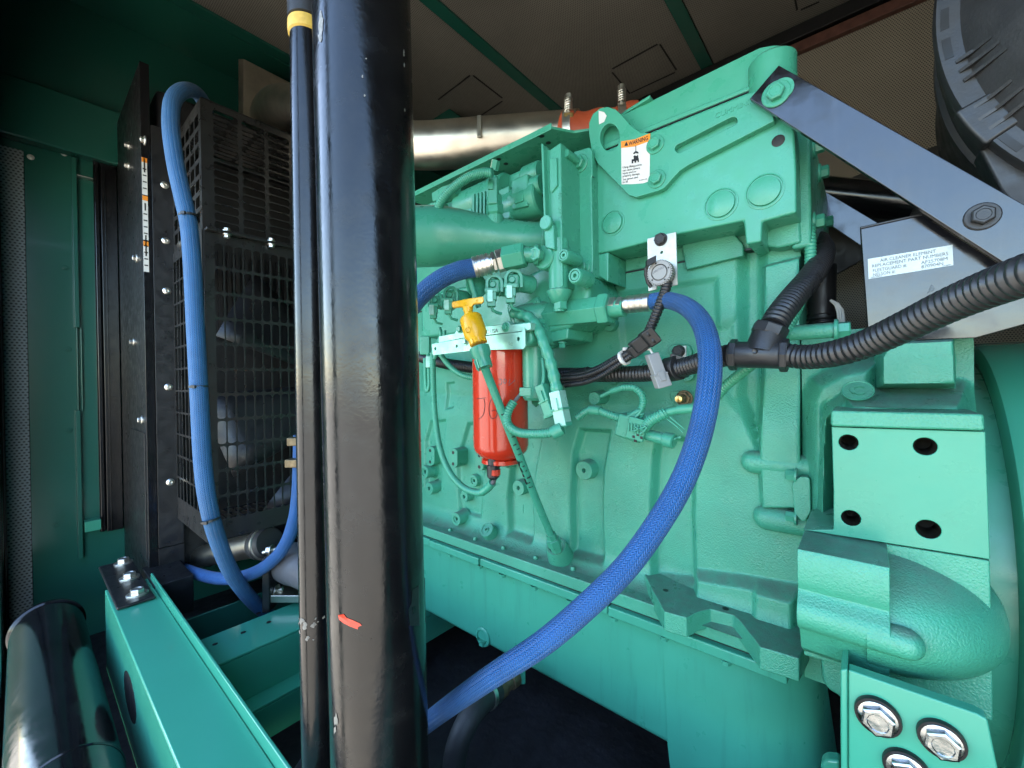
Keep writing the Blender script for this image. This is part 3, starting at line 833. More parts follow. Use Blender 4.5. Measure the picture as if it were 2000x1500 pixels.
# ---- sump rail of the block and pan flange
fz0 = onY(1115, 1137, .80).z
box('sump_rail', (XL, .800, Zl - .026), (XRt, 1.38, Zl + .0015), C, blk, bevel=.003)
for px in (905, 955, 1010, 1062, 1135, 1190):
    pass
pan = thing_pan = None
Zp = Zl - .0295
box('pan_gasket', (XL, .806, Zp - .0005), (XRt - .004, 1.3, Zl - .0262), M['ink'], en, bevel=0)
pan = box('oil_pan', (XL - .1, .812, Zp - .018), (XRt - .005, 1.36, Zp - .001), M['pan'], en, bevel=.002)
# rail segments of the flange, the long seam is broken as on the casting
for a, b, dy in ((-1.30, -1.012, .0), (-1.008, -.80, -.004), (-.797, -.42, .0), (-.417, -.10, -.003)):
    box('flange', (a, .795 + dy, Zp - .021), (b, .8115, Zp - .0005), M['pan'], pan, bevel=.003)
# pan body: rounded trough, shallow in front, deep behind
def panbody(name, x0, x1, zbot, rb, y0=.822, xr=.0, slant=0):
    v = []; f = []; rows = []
    prof = [(0, Zp - .02), (0, zbot + rb)]
    prof = [(0.0, Zp - .0185), (0.0, (Zp + zbot + rb) / 2)] + [(rb * (1 - cos(a)), zbot + rb - rb * sin(a)) for a in [k * pi / 2 / 8 for k in range(9)]] + [(.45, zbot - .002)]
    nx = 60; out = []
    for i in range(nx + 1):
        t = i / nx; x = x0 + (x1 - x0) * t
        for dy, z in prof:
            yy = y0 + dy
            if xr:
                e = max(0, (x - (x1 - xr)) / xr); yy += xr * (1 - sqrt(max(0, 1 - e * e)))
                # draft towards the bottom
            xx = x
            if slant and i < 12: xx = x + slant * (1 - i / 12) * min(1, max(0, (zsh + .03 - z) / .10))
            out.append((xx, yy, z))
    m = len(prof)
    f = [(i * m + k, (i + 1) * m + k, (i + 1) * m + k + 1, i * m + k + 1) for i in range(nx) for k in range(m - 1)]
    # end closures
    f += [tuple(range(m)), tuple(range(nx * m + m - 1, nx * m - 1, -1))]
    return mesh(name, out, f, M['pan'], pan, ang=50)
zsh = onY(1000, 1290, .822).z
panbody('shallow_sump', XL - .1, onY(1325, 1480, .822).x, zsh, .018)
panbody('deep_sump', onY(1296, 1450, .818).x, -.065, -1.0, .03, y0=.818, xr=.12, slant=.035)
# pan bolts seen under the flange and stud ends on top of the rail
bm_ = hexmesh(.0085, .007, .011, .003, M['pan'])
for px, py in ((880, 1083), (938, 1097), (982, 1113), (1045, 1137), (1115, 1163), (1200, 1195), (1298, 1228), (1418, 1272)):
    p = onY(px, py, .803)
    inst('flange_bolt', bm_, pan, (p.x, .8035, Zp - .0215), (0, 0, -1))
st = lmesh([(.0055, 0), (.0055, .005), (.004, .008), (.0001, .0085)], C, 12, 'stud_end')
for px, py in ((879, 1036), (928, 1053), (983, 1071), (1046, 1090), (1119, 1112), (1203, 1139)):
    p = onZ(px, py, Zl + .003)
    inst('stud_end', st, blk, (p.x, p.y, Zl + .0015), (0, 0, 1))
# drain plug and drain boss on the pan side
p = onY(944, 1243, .822)
dp = inst('drain_boss', lmesh([(.027, -.002), (.026, .004), (.023, .006), (.019, .006), (.018, .003), (.0001, .003)], M['pan'], 28, 'drain_boss'), pan, p, FRONT)
inst('drain_plug', hexmesh(.0125, .016, .017, .004, M['pan']), dp, p + Vector((0, -.004, 0)), FRONT)
# ---- foot plate with the wavy outline at the rear of the rail
ZW = onY(1296, 1195, .745).z
foot = zprism('mounting_ledge', [(1252, 1108), (1270, 1145), (1297, 1194), (1341, 1206), (1366, 1194), (1388, 1189), (1432, 1201), (1446, 1214), (1484, 1263), (1561, 1286), (1580, 1250), (1580, 1150), (1500, 1120), (1380, 1100)], ZW, .036, C, en, bevel=.0025)
for px, py, r in ((1300, 1153, 5), (1417, 1189, 6)):
    p = onZ(px, py, ZW)
    inst('ledge_hole', lmesh([(.0001, .0006), (mpx(p, r), .0006), (mpx(p, r), 0)], M['ink'], 16, 'ledge_hole'), foot, p, (0, 0, 1))
# ---- bosses on the crankcase
def B(px, py, r, h, hole=.28, step=0, base=1.25):
    Y = surfY(px, py) - h
    return boss(px, py, Y, r, h + .012, C, blk, hole=hole, step=step, base=base)
for a in ((1140, 919, 19, .030, .2), (1012, 953, 15, .024, .24), (924, 939, 12, .016, .26, .55), (906, 970, 11, .026, .3), (890, 1014, 13, .026, .25, .5), (838, 954, 12, .028, .28), (828, 922, 13, .03, .3, .6), (985, 905, 10, .02, .32),
          (1190, 633, 14, .014, .25), (1257, 713, 13, .008, .25, .62), (1197, 738, 13, .010, .4), (1341, 731, 14, .012, .4), (1160, 778, 13, .045, 0, 0, 1.0)):
    B(*a)
# double-hole pads
for px, py in ((840, 891), (885, 895), (936, 901)):
    Y = surfY(px, py) - .032
    w, h = 8, 19
    pts = []
    for k in range(17):
        a = pi * k / 16
        pts.append((px + w * cos(a), py - (h - w) - w * sin(a)))
    for k in range(17):
        a = pi + pi * k / 16
        pts.append((px + w * cos(a), py + (h - w) - w * sin(a)))
    pd = yprism('twin_hole_pad', pts, Y, Y + .045, C, blk, bevel=.0015)
    for dy in (-11, 11):
        p = onY(px, py + dy, Y)
        inst('tapped_hole', lmesh([(.0001, .0005), (.0052, .0005), (.0052, -.001)], M['ink'], 14, 'tapped_hole'), pd, p, FRONT)
# slanted oil-gallery plugs on the rail
for px, py, r in ((950, 1034, 11),):
    p = onY(px, py, .835); axs = Vector((.1, -.75, .65)).normalized()
    rr = mpx(p, r)
    inst('gallery_plug', lmesh([(rr * 1.5, -.05), (rr * 1.35, -.004), (rr * 1.25, 0), (rr * .95, 0), (rr * .95, -.002), (rr * .5, -.002), (rr * .4, .001), (rr * .22, .001), (rr * .2, -.006), (.0001, -.006)], C, 26, 'gallery_plug'), blk, p, axs)
# rounded pads with hardware beside the blue hose
def pad(px_list, h, m=C, rc=.012):
    c = (sum(a for a, _ in px_list) / len(px_list), sum(b for _, b in px_list) / len(px_list))
    Y = surfY(*c) - h
    return yprism('raised_pad', px_list, Y, Y + h + .02, m, blk, bevel=.002, rc=rc), Y
pd1, y1 = pad([(1303, 678), (1318, 671), (1347, 673), (1352, 690), (1345, 702), (1312, 701)], .012)
pd2, y2 = pad([(1306, 769), (1316, 763), (1344, 765), (1354, 780), (1350, 800), (1320, 803)], .010, rc=.014)
# finger ribs pointing left out of the flywheel housing
for (x0, x1, y, r) in ((1450, 1575, 908, 22), (1474, 1570, 1016, 24)):
    Y = .862
    pa_, pb_ = onY(x0 + r, y - 6, Y), onY(x1, y + 12, Y); rr = mpx(pa_, r)
    L = abs(pb_.x - pa_.x)
    prof = [(rr * sin(a), -rr * cos(a)) for a in [k * pi / 2 / 8 for k in range(1, 9)]] + [(rr, L * .5), (rr, L + .03)]
    lathe('rib', [(.0001, -rr)] + prof, (pa_.x, Y, pa_.z), (1, 0, 0), C, blk, seg=28)
# oil filler fitting where the dipstick tube enters
p = onY(1086, 1066, .825)
axd = (onY(948, 735, .62) - p).normalized()
inst('tube_seat', lmesh([(.034, -.06), (.026, -.004), (.024, 0), (.019, 0), (.018, -.004), (.0001, -.004)], C, 28, 'tube_seat'), blk, p, Vector((.12, -.6, .8)).normalized())
# small casting marks
for a, b in (((1065, 962), (1080, 966)), ((1022, 986), (1022, 1002)), ((1040, 865), (1041, 875))):
    Y = surfY(*a); q, w_ = onY(*a, Y), onY(*b, Y)
    tube('cast_mark', [q, w_], .0014, C, blk, seg=6)
# ---- cylinder head behind, camshaft housing plate in front, rocker cover on top
hd = box('cylinder_head', (XL, YH + .002, Zs + .003), (XRt, 1.36, onY(1500, 250, YH).z), C, en, bevel=.004)
box('gasket', (XL, YH - .001, Zs - .001), (XRt - .001, 1.37, Zs + .0025), M['ink'], en, bevel=0)
inst('core_plug', lmesh([(.0235, -.01), (.0235, .003), (.0195, .005), (.019, .001), (.016, .004), (.0001, .006)], C, 26, 'small_plug'), hd, onY(1371, 494, YH + .002), FRONT)
xe = -.098
yprism('head_boss', [(1330, 470), (1420, 440), (1452, 478), (1452, 500), (1400, 512), (1340, 527)], YH - .012, YH + .03, C, hd, bevel=.003)
yprism('head_boss', [(1488, 440), (1562, 420), (1566, 474), (1520, 484), (1488, 480)], YH - .03, YH + .03, C, hd, bevel=.006)
hp = yprism('camshaft_housing', [(1163, 301), (1272, 257), (1490, 168), (1541, 147), (1552, 260), (1555, 340), (1556, 415), (1546, 417), (1489, 433), (1487, 472), (1457, 477), (1452, 431), (1324, 457), (1200, 489), (1163, 496)], YP, YH + .3, G, en, bevel=.004, seg=3)
yprism('housing_block', [(1163.5, 498), (1188, 492), (1188, 551), (1166, 538)], YP + .001, YH + .01, G, hp, bevel=.003)
rc_ = yprism('rocker_cover', [(1160, 299), (1180, 238), (1225, 220), (1484, 93), (1512, 88), (1534, 90), (1543, 106), (1545, 143), (1490, 165), (1272, 254)], YP + .012, YP + .46, G, en, bevel=.010, seg=3, rc=.004)
yprism('cover_gasket', [(1163, 301), (1272, 257), (1490, 168), (1541, 147), (1541, 144), (1490, 165), (1272, 254), (1163, 299)], YP + .006, YP + .3, M['ink'], rc_, bevel=0)
yprism('cover_lip', [(1163, 299), (1272, 254), (1490, 165), (1543, 144), (1542, 137), (1490, 157), (1272, 244), (1163, 288)], YP + .004, YP + .02, G, rc_, bevel=.002)
lathe('cover_corner', [(.035, -.10), (.035, -.004), (.031, 0), (.0001, 0)], onY(1508, 118, YP + .02), (0, 0, 1), G, rc_, seg=24)
# rear face fittings of the head (right of the plate, seen edge-on)
box('rear_cover', (xe + .001, .86, .22), (xe + .03, 1.30, .43), C, hd, bevel=.006)
for y, z in ((.90, .40), (1.02, .40), (1.10, .25), (.90, .27), (1.15, .34)):
    inst('bolt', hexmesh(.012, .012, .018, .004, G), hd, (xe + .03, y, z), (1, 0, 0))
# plugs in the plate
def plug(px, py, r, n='core_plug'):
    p = onY(px, py, YP); R = round(mpx(p, r), 4)
    return inst(n, lmesh([(R * 1.10, -.004), (R * 1.10, .0012), (R * 1.02, .0016), (R * .98, -.002), (R * .93, -.001), (R * .88, .004), (R * .5, .006), (.0001, .0066)], G, 36, 'core_plug'), hp, p, FRONT)
plug(1197, 436, 22); plug(1408, 399, 28); plug(1493, 374, 31)
inst('tapped_hole', lmesh([(.0001, .0006), (.0065, .0006), (.0095, .0002), (.0095, -.002)], M['hole'], 18, 'rusty_hole'), hp, onY(1520, 275, YP), FRONT)
# lifting bracket with eye and slot groove
YLf = YP - .014
outer = [(1150, 262), (1150, 240), (1158, 222), (1172, 211), (1186, 208), (1202, 213), (1216, 226), (1230, 243), (1250, 258), (1272, 260), (1500, 168), (1512, 236), (1345, 322), (1328, 333), (1313, 349), (1297, 367), (1285, 373), (1242, 385), (1228, 381), (1216, 369), (1166, 318), (1155, 292)]
hole = [(1191 + 19 * cos(a), 268 + 27 * sin(a)) for a in [2 * pi * k / 20 for k in range(20)]]
slot = []
def capsule(a, b, r, k=7):
    (ax_, ay_), (bx, by) = a, b
    th = atan2(by - ay_, bx - ax_); out = []
    for j in range(k + 1): out.append((bx + r * cos(th - pi / 2 + pi * j / k), by + r * sin(th - pi / 2 + pi * j / k)))
    for j in range(k + 1): out.append((ax_ + r * cos(th + pi / 2 + pi * j / k), ay_ + r * sin(th + pi / 2 + pi * j / k)))
    return out
slot = capsule((1326, 290), (1432, 236), 8)
def plate_holes(name, outer, holes, Yf, Yb, m, parent, bevel=.002):
    bm = bmesh.new(); edges = []
    for loop in [outer] + holes:
        vs__ = [bm.verts.new(onY(a, b, Yf)) for a, b in loop]
        edges += [bm.edges.new((vs__[i], vs__[(i + 1) % len(vs__)])) for i in range(len(vs__))]
    r = bmesh.ops.triangle_fill(bm, edges=edges, use_beauty=True)
    faces = [f_ for f_ in r['geom'] if isinstance(f_, bmesh.types.BMFace)]
    bmesh.ops.dissolve_limit(bm, angle_limit=.01, verts=bm.verts[:], edges=bm.edges[:])
    e = bmesh.ops.extrude_face_region(bm, geom=bm.faces[:])
    bmesh.ops.translate(bm, vec=(0, Yb - Yf, 0), verts=[v_ for v_ in e['geom'] if isinstance(v_, bmesh.types.BMVert)])
    bmesh.ops.recalc_face_normals(bm, faces=bm.faces)
    bm.verts.ensure_lookup_table()
    v = [v_.co.copy() for v_ in bm.verts]; bm.verts.index_update()
    f = [[w.index for w in f_.verts] for f_ in bm.faces]; bm.free()
    return mesh(name, v, f, m, parent, bevel=bevel, seg=2)
lb = plate_holes('lifting_bracket', outer, [hole, slot], YLf, YP - .0005, G, en, bevel=.0022)
bolt(1280, 283, YLf, 12, G, lb, wr=1.45, spin=.3); bolt(1283, 350, YLf, 12, G, lb, wr=1.45, spin=.2)
# little scrap of torn label at the eye
mesh('label_scrap', [onY(a, b, YLf - .0006) for a, b in ((1169, 216), (1180, 219), (1185, 226), (1180, 238), (1170, 243))], [(0, 1, 2, 3, 4)], M['white'], lb, smooth=False)
# raised cast lettering, too worn to read
textmesh('cast_lettering', 'CUMMINS', .0125, G, hp, onY(1396, 232, YP - .0145), onY(1455, 209, YP) - onY(1405, 230, YP), (0, 0, 1), depth=.001)
# ---- vertical link strap and studs left of the plate
sp = thing_sp = yprism('strap', [(1120, 296), (1150, 287), (1156, 292), (1157, 342), (1155, 347), (1158, 505), (1157, 535), (1148, 543), (1141, 545), (1138, 556), (1130, 540), (1128, 508), (1124, 345), (1120, 343)], .77, .782, G, en, bevel=.003)
box('strap_backing', (onY(1124, 400, .782).x, .7825, onY(1140, 545, .78).z), (onY(1160, 400, .782).x, YP + .1, onY(1140, 296, .78).z), G, sp, bevel=.002)
p = onY(1133, 320, .77)
inst('nut', hexmesh(.014, .011, .019, .003, G), sp, p, FRONT)
tube('stud', [p, p + Vector((0, -.055, 0))], .0075, G, sp, seg=14)
bolt(1139, 523, .77, 11, G, sp, wr=1.4)
# ---- fuel system front cover (column with embossed number)
YC = .70
cvp = yprism('fuel_cover', [(1057, 280), (1063, 290), (1073, 292), (1095, 277), (1099, 560), (1088, 562), (1070, 500), (1064, 470)], YC, YP + .08, G, en, bevel=.004, seg=3)
yprism('cover_rib', [(1056, 278), (1061, 282), (1067, 470), (1063, 470)], YC - .012, YC + .01, G, cvp, bevel=.002)
yprism('raised_panel', [(1073, 309), (1087, 308), (1088, 362), (1077, 376), (1073, 372)], YC - .004, YC + .004, G, cvp, bevel=.0015)
yprism('tie_bar', [(1062, 436), (1068, 428), (1076, 434), (1081, 440), (1083, 488), (1064, 484)], YC - .014, YC + .005, G, cvp, bevel=.003)
inst('bolt', lmesh([(.0145, 0), (.0145, .006), (.013, .008), (.0001, .008)], G, 20, 'flat_head'), cvp, onY(1069, 436, YC - .014), FRONT)
textmesh('cast_number', '4001156Y', .0135, G, cvp, onY(1090, 372, YC - .0005), (0, 0, -1), (-1, 0, 0) and onY(1110, 400, YC) - onY(1080, 400, YC), depth=.0012)
# ---- shelf plate over the fuel pump
a_, b_ = onY(816, 383, .755), onY(1078, 247, .755)
zsf = (a_.z + b_.z) / 2
v, f = ext([(a_.x - .05, .755, zsf), (b_.x, .755, zsf), (b_.x + .028, .80, zsf), (b_.x + .085, .83, zsf), (b_.x + .15, .81, zsf), (b_.x + .2, .80, zsf), (b_.x + .2, .93, zsf), (a_.x - .05, .93, zsf)], (0, 0, .006))
shf = mesh('shelf_plate', v, f, G, en, bevel=.0012)
box('shelf_lip', (a_.x - .05, .7525, zsf - .002), (b_.x, .7548, zsf + .012), G, shf, bevel=.001)
for px, py in ((974, 311), (988, 320), (1058, 266), (1071, 279)):
    p = onZ(px, py, zsf - .0005)
    inst('shelf_hole', lmesh([(.0001, .0004), (.006, .0004), (.006, 0)], M['ink'], 12, 'shelf_hole'), shf, p, (0, 0, -1))
box('shelf_web', (a_.x - .05, .90, zsf - .14), (b_.x + .1, .91, zsf - .001), G, shf, bevel=.002)
# ---- fuel pump under the shelf
fpz = onY(960, 395, .80).z
fp_ = box('fuel_pump', (onY(850, 420, .80).x, .80, fpz - .06), (onY(1062, 360, .80).x, .90, fpz + .055), G, en, bevel=.012)
def cylx(name, px0, px1, py, Y, r, m=G, parent=fp_, seg=28):
    a, b = onY(px0, py, Y), onY(px1, py, Y); z = onY((px0 + px1) / 2, py, Y).z
    return lathe(name, [(r * .9, 0), (r, .004), (r, abs(b.x - a.x) - .004), (r * .9, abs(b.x - a.x))], (a.x, Y, z), (1, 0, 0), m, parent, seg=seg)
cylx('barrel', 990, 1062, 398, .79, .042); cylx('barrel', 1028, 1060, 345, .79, .030); cylx('barrel', 1030, 1060, 365, .775, .022)
cylx('barrel', 905, 995, 392, .80, .046)
yprism('pump_flange', [(972, 372), (994, 362), (996, 425), (975, 432)], .755, .80, G, fp_, bevel=.003)
for i in range(5):
    x = 922 + i * 7
    yprism('pump_fin', [(x, 380 - i * 2), (x + 4, 378 - i * 2), (x + 4, 428 - i), (x, 430 - i)], .750, .80, G, fp_, bevel=.001)
yprism('pump_body', [(895, 392), (920, 380), (922, 436), (896, 440)], .762, .82, G, fp_, bevel=.004)
yprism('name_plate', [(1004, 384), (1022, 377), (1022, 392), (1005, 398)], .7465, .75, G, fp_, bevel=.001)
yprism('pump_face', [(998, 352), (1030, 338), (1030, 402), (999, 410)], .75, .80, G, fp_, bevel=.004)
bolt(998, 389, .755, 6, G, fp_, wr=1.5)
for px, py in ((843, 405), (868, 372)):
    yprism('pump_connector', [(px - 26, py + 5), (px - 5, py - 8), (px + 14, py - 14), (px + 14, py + 4), (px - 4, py + 14), (px - 24, py + 22)], .735, .77, G, fp_, bevel=.003)
# sensor standing on the elbow with its loom
sn = lathe('sensor', [(.0001, .098), (.010, .098), (.012, .09), (.012, .06), (.017, .055), (.017, .036), (.020, .034), (.020, .014), (.015, .010), (.015, -.01)], onD(967, 430, .95), UP + RT * -.03, G, en, seg=6, ang=20)
lathe('sensor_boss', [(.019, -.05), (.019, .012), (.017, .014)], onD(968, 434, .955), UP + RT * -.05, C, sn, seg=24)
lathe('sensor_cap', [(.0001, .02), (.010, .02), (.010, 0)], onD(965, 332, .95), UP * .8 + RT * .2 - FW * .3, G, sn, seg=6, ang=20)
obox('connector', onD(963, 376, .94), RT * .011, UP * .030, FW * .012, G, sn, bevel=.003)
obox('connector_clip', onD(958, 362, .927), RT * .006, UP * .009, FW * .003, G, sn, bevel=.001)
conduit('sensor_loom', [onD(855, 412, .93), onD(862, 393, .92), onD(882, 370, .915), onD(912, 348, .91), onD(940, 338, .905), onD(962, 338, .90)], .0105, G, sn, period=.0042, amp=.12)
# ---- intake elbow
el = tube('intake_elbow', [onD(770, 465, .96), onD(815, 463, .965), onD(870, 462, .97), onD(930, 466, .98), onD(990, 471, .985), onD(1040, 472, .985), onD(1075, 470, .985)], .06, M['green'], en, seg=40, step=.008, rf=lambda s: .068 - .024 * min(1, max(0, (s - .10)) / .22) ** .9)
lathe('elbow_flange', [(.052, -.006), (.052, .006)], onD(1060, 471, .985), RT, G, el, seg=32, bevel=.002)
# ---- fuel manifold under the cover
fm = yprism('fuel_manifold', [(1010, 545), (1060, 520), (1098, 512), (1140, 530), (1150, 560), (1150, 610), (1110, 640), (1040, 660), (1000, 650), (985, 600)], .745, .89, G, en, bevel=.012, seg=3)
lathe('vertical_port', [(.021, .10), (.021, 0), (.027, -.003), (.027, -.006), (.016, -.026), (.012, -.028), (.012, -.045)], onY(1092, 566, .715), (0, 0, 1), G, fm, seg=28, cap=True)
inst('port_nut', hexmesh(.014, .016, .0, 0, G), fm, onY(1095, 590, .715), (0, 0, -1))
for px, py, r in ((1100, 498, 12), (1122, 538, 15)):
    p = onY(px, py, .69); R = mpx(p, r)
    inst('port_plug', lmesh([(R * 1.15, -.05), (R * 1.1, -.006), (R, -.002), (R * .9, 0), (R * .72, 0), (R * .7, -.004), (R * .62, -.004), (R * .6, -.001), (R * .28, -.001), (R * .25, -.008), (.0001, -.008)], G, 28, 'port_plug'), fm, p, FRONT)
lathe('banjo_boss', [(.0245, -.05), (.0245, -.003), (.022, 0), (.0001, 0)], onY(1060, 502, .69), FRONT, G, fm, seg=28)
bolt(1052, 498, .682, 14.5, G, fm, wr=0, spin=.25, h=1.0)
lathe('rail_pipe', [(.030, 0), (.032, .02), (.030, .09), (.031, .12)], onD(1005, 628, .93), onD(1065, 614, .93) - onD(1005, 628, .93), C, fm, seg=28)
yprism('manifold_foot', [(1062, 650), (1110, 640), (1108, 662), (1062, 672)], .75, .86, G, fm, bevel=.004)
for px in (1075, 1098): inst('foot_bolt', hexmesh(.007, .01, .01, .003, G), fm, onY(px, 668, .765), (0, 0, -1))
# hex adaptor carrying the return hose
hx0, hx1 = onD(1066, 617, .925), onD(1176, 605, .84)
lathe('hex_bar', [(.026, 0), (.029, .004), (.029, (hx1 - hx0).length - .004), (.027, (hx1 - hx0).length)], hx0, hx1 - hx0, G, fm, seg=6, ang=20, bevel=.0015)
dv = (hx1 - hx0).normalized()
lathe('hex_collar', [(.030, 0), (.033, .003), (.033, .020), (.030, .024)], hx1 - dv * .004, dv, G, fm, seg=6, ang=20, bevel=.001)
lathe('hex_nose', [(.018, 0), (.018, .03)], hx1 + dv * .018, dv, G, fm, seg=24)
# solenoid valves: coil with bracket strap and plug
def solenoid(px, py, s, D, plugm=G):
    o = onD(px, py, D); k = s * D / FPX
    b = obox('solenoid', o - UP * 2 * k, RT * 12 * k, UP * 14 * k, FW * 10 * k, G, en, bevel=4 * k, seg=3)
    lathe('coil', [(18 * k, 0), (18 * k, 8 * k), (19.5 * k, 9 * k), (19.5 * k, 14 * k), (18 * k, 15 * k), (18 * k, 42 * k), (15 * k, 46 * k)], o + FW * 4 * k, FW * .50 + RT * .86 - UP * .05, G, b, seg=32)
    lathe('cap_nut', [(7 * k, 0), (7 * k, 3.5 * k), (5.5 * k, 5 * k), (5 * k, 4 * k), (.0001, 4 * k)], o - FW * 10 * k - RT * 3 * k, -FW, G, b, seg=18)
    pts = []
    for j in range(13):
        a = pi * j / 12
        pts.append(o + RT * (18 * cos(a)) * k + UP * (2 + 18 * sin(a)) * k - FW * 9 * k)
    for j in range(13):
        a = pi - pi * j / 12
        pts.append(o + RT * (12 * cos(a)) * k + UP * (2 + 12 * sin(a)) * k - FW * 9 * k)
    pts = [o + RT * 18 * k - UP * 16 * k - FW * 9 * k] + pts[:13] + [o - RT * 18 * k - UP * 10 * k - FW * 9 * k, o - RT * 12 * k - UP * 10 * k - FW * 9 * k] + pts[13:] + [o + RT * 12 * k - UP * 16 * k - FW * 9 * k]
    v, f = ext(pts, -FW * 7 * k); mesh('strap', v, f, G, b, bevel=.8 * k)
    q = o - RT * 6 * k
    obox('plug', q - UP * 22 * k - FW * 14 * k, RT * 10.5 * k, UP * 12 * k, FW * 9 * k, plugm, b, bevel=1.6 * k)
    obox('plug_collar', q - UP * 14 * k - FW * 15 * k, RT * 13 * k, UP * 4 * k, FW * 10 * k, plugm, b, bevel=1.2 * k)
    obox('plug_latch', q - UP * 26 * k - FW * 24 * k - RT * 2 * k, RT * 5.5 * k, UP * 12 * k, FW * 2 * k, M['pale'], b, bevel=.8 * k)
    obox('plug_tail', q - UP * 38 * k - FW * 13 * k, RT * 8.5 * k, UP * 8 * k, FW * 8 * k, plugm, b, bevel=1.6 * k)
    tube('plug_lead', [q - UP * 44 * k - FW * 12 * k, q - UP * 54 * k - FW * 10 * k + RT * 4 * k, q - UP * 58 * k + RT * 20 * k], 3.2 * k, G, b, seg=9)
solenoid(1003, 549, 1.0, .88); solenoid(966, 558, .95, .89); solenoid(882, 578, .82, .915); solenoid(853, 588, .78, .925)
yprism('valve_block', [(822, 575), (940, 552), (1045, 540), (1055, 610), (1030, 640), (930, 650), (822, 660)], .815, .89, G, en, bevel=.010)
sb_ = yprism('solenoid_base', [(1018, 596), (1048, 578), (1054, 590), (1050, 602), (1028, 610), (1018, 606)], .735, .80, G, en, bevel=.003)
for px, py in ((1022, 601), (1046, 590)): bolt(px, py, .735, 4.5, G, sb_, wr=1.4)
lathe('pressure_fitting', [(.006, 0), (.006, .06), (.009, .062), (.009, .085), (.005, .09), (.005, .10)], onD(935, 600, .88), UP * .95 - RT * .3, G, en, seg=12)
lathe('tag_disc', [(.026, 0), (.026, .003), (.0001, .004)], onD(930, 558, .90), -FW * .8 + RT * .6, G, en, seg=28)

lathe('crank_damper', [(.05, 0), (.115, 0), (.122, .006), (.122, .05), (.115, .056), (.05, .056)], Vector((-1.30, .86, onY(830, 1015, .80).z)), (1, 0, 0), M['rubber'], en, seg=48)
# ================================================================ flywheel housing (rear end of the engine)
HX0, HX1 = XRt + .002, onY(1905, 900, .86).x
HZ0, HZ1 = onY(1700, 1420, .80).z, onY(1700, 640, .86).z
nx2, nz2 = 150, 220
hxs = np.linspace(HX0, HX1, nx2); hzs = np.linspace(HZ0, HZ1, nz2)
HX, HZ = np.meshgrid(hxs, hzs); HY = np.full(HX.shape, .865)
def rais(px, d, w, Y=.82):
    global HY
    HY = np.minimum(HY, .865 - d * sst(sdf(poly2(px, Y), HX, HZ), w, -w * .2))
rais([(1572, 780), (1586, 745), (1640, 716), (1720, 700), (1720, 805), (1627, 800), (1628, 1040), (1572, 1040)], .045, .016)
rais([(1590, 880), (1600, 790), (1640, 760), (1720, 770), (1720, 830), (1626, 826), (1628, 1040), (1584, 1040)], .085, .020, .79)
rais([(1713, 696), (1733, 662), (1873, 655), (1878, 757), (1713, 760)], .085, .006, .785)
rais([(1640, 768), (1900, 765), (1925, 830), (1622, 826)], .12, .022, .76)
HY += .0005 * np.sin(HX * 40) * np.cos(HZ * 33)
vv = [(HX[j, i], HY[j, i], HZ[j, i]) for j in range(nz2) for i in range(nx2)]
ff = [(j * nx2 + i, j * nx2 + i + 1, (j + 1) * nx2 + i + 1, (j + 1) * nx2 + i) for j in range(nz2 - 1) for i in range(nx2 - 1)]
def closeup(vv, ff, nx_, nz_, HX, HZ, yb):
    per = [(0, i) for i in range(nx_)] + [(j, nx_ - 1) for j in range(1, nz_)] + [(nz_ - 1, i) for i in range(nx_ - 2, -1, -1)] + [(j, 0) for j in range(nz_ - 2, 0, -1)]
    b = len(vv)
    for j, i in per: vv.append((HX[j, i], yb, HZ[j, i]))
    n = len(per)
    for k in range(n):
        (j, i), (j2, i2) = per[k], per[(k + 1) % n]
        ff.append((j * nx_ + i, b + k, b + (k + 1) % n, j2 * nx_ + i2))
closeup(vv, ff, nx2, nz2, HX, HZ, 1.3)
fh = mesh('flywheel_housing', vv, ff, C, en, ang=50)
YPd = .70
lipm = yprism('pad_lip', [(1622, 801), (1700, 803), (1923, 808), (1925, 842), (1722, 836), (1622, 833)], YPd - .007, .86, C, fh, bevel=.0035)
hl = [(1657, 864, 15), (1807, 872, 17), (1662, 1012, 15), (1813, 1034, 18)]
def circ(px, py, r, n=22, Y=YPd):
    p = onY(px, py, Y); R = mpx(p, r); out = []
    for k in range(n):
        q = p + Vector((R * cos(2 * pi * k / n), 0, R * sin(2 * pi * k / n)))
        d = q.dot(FW); out.append((1000 + FPX * q.dot(RT) / d, 750 - FPX * q.dot(UP) / d))
    return out
padp = plate_holes('mounting_pad', [(1624, 834), (1722, 837), (1925, 843), (1930, 960), (1934, 1093), (1740, 1062), (1568, 1035), (1628, 1034), (1628, 960)], [circ(a, b, c) for a, b, c in hl], YPd, .82, G, fh, bevel=.0014)
for a, b, c in hl:
    p = onY(a, b, YPd); R = round(mpx(p, c), 4)
    inst('threaded_hole', lmesh([(R * 1.0, -.001), (R * .84, -.006), (R * .78, -.04), (.0001, -.045)], M['hole'], 22, 'threaded_hole', False), padp, p, FRONT)
lowp = yprism('lower_face', [(1570, 1037), (1740, 1064), (1934, 1095), (1938, 1250), (1940, 1410), (1900, 1395), (1640, 1300), (1570, 1280)], YPd + .004, .9, C, fh, bevel=.002)
yprism('skirt', [(1601, 1268), (1665, 1278), (1800, 1340), (1800, 1420), (1662, 1390), (1640, 1362), (1618, 1350), (1605, 1330)], .74, .95, C, fh, bevel=.012, rc=.01)
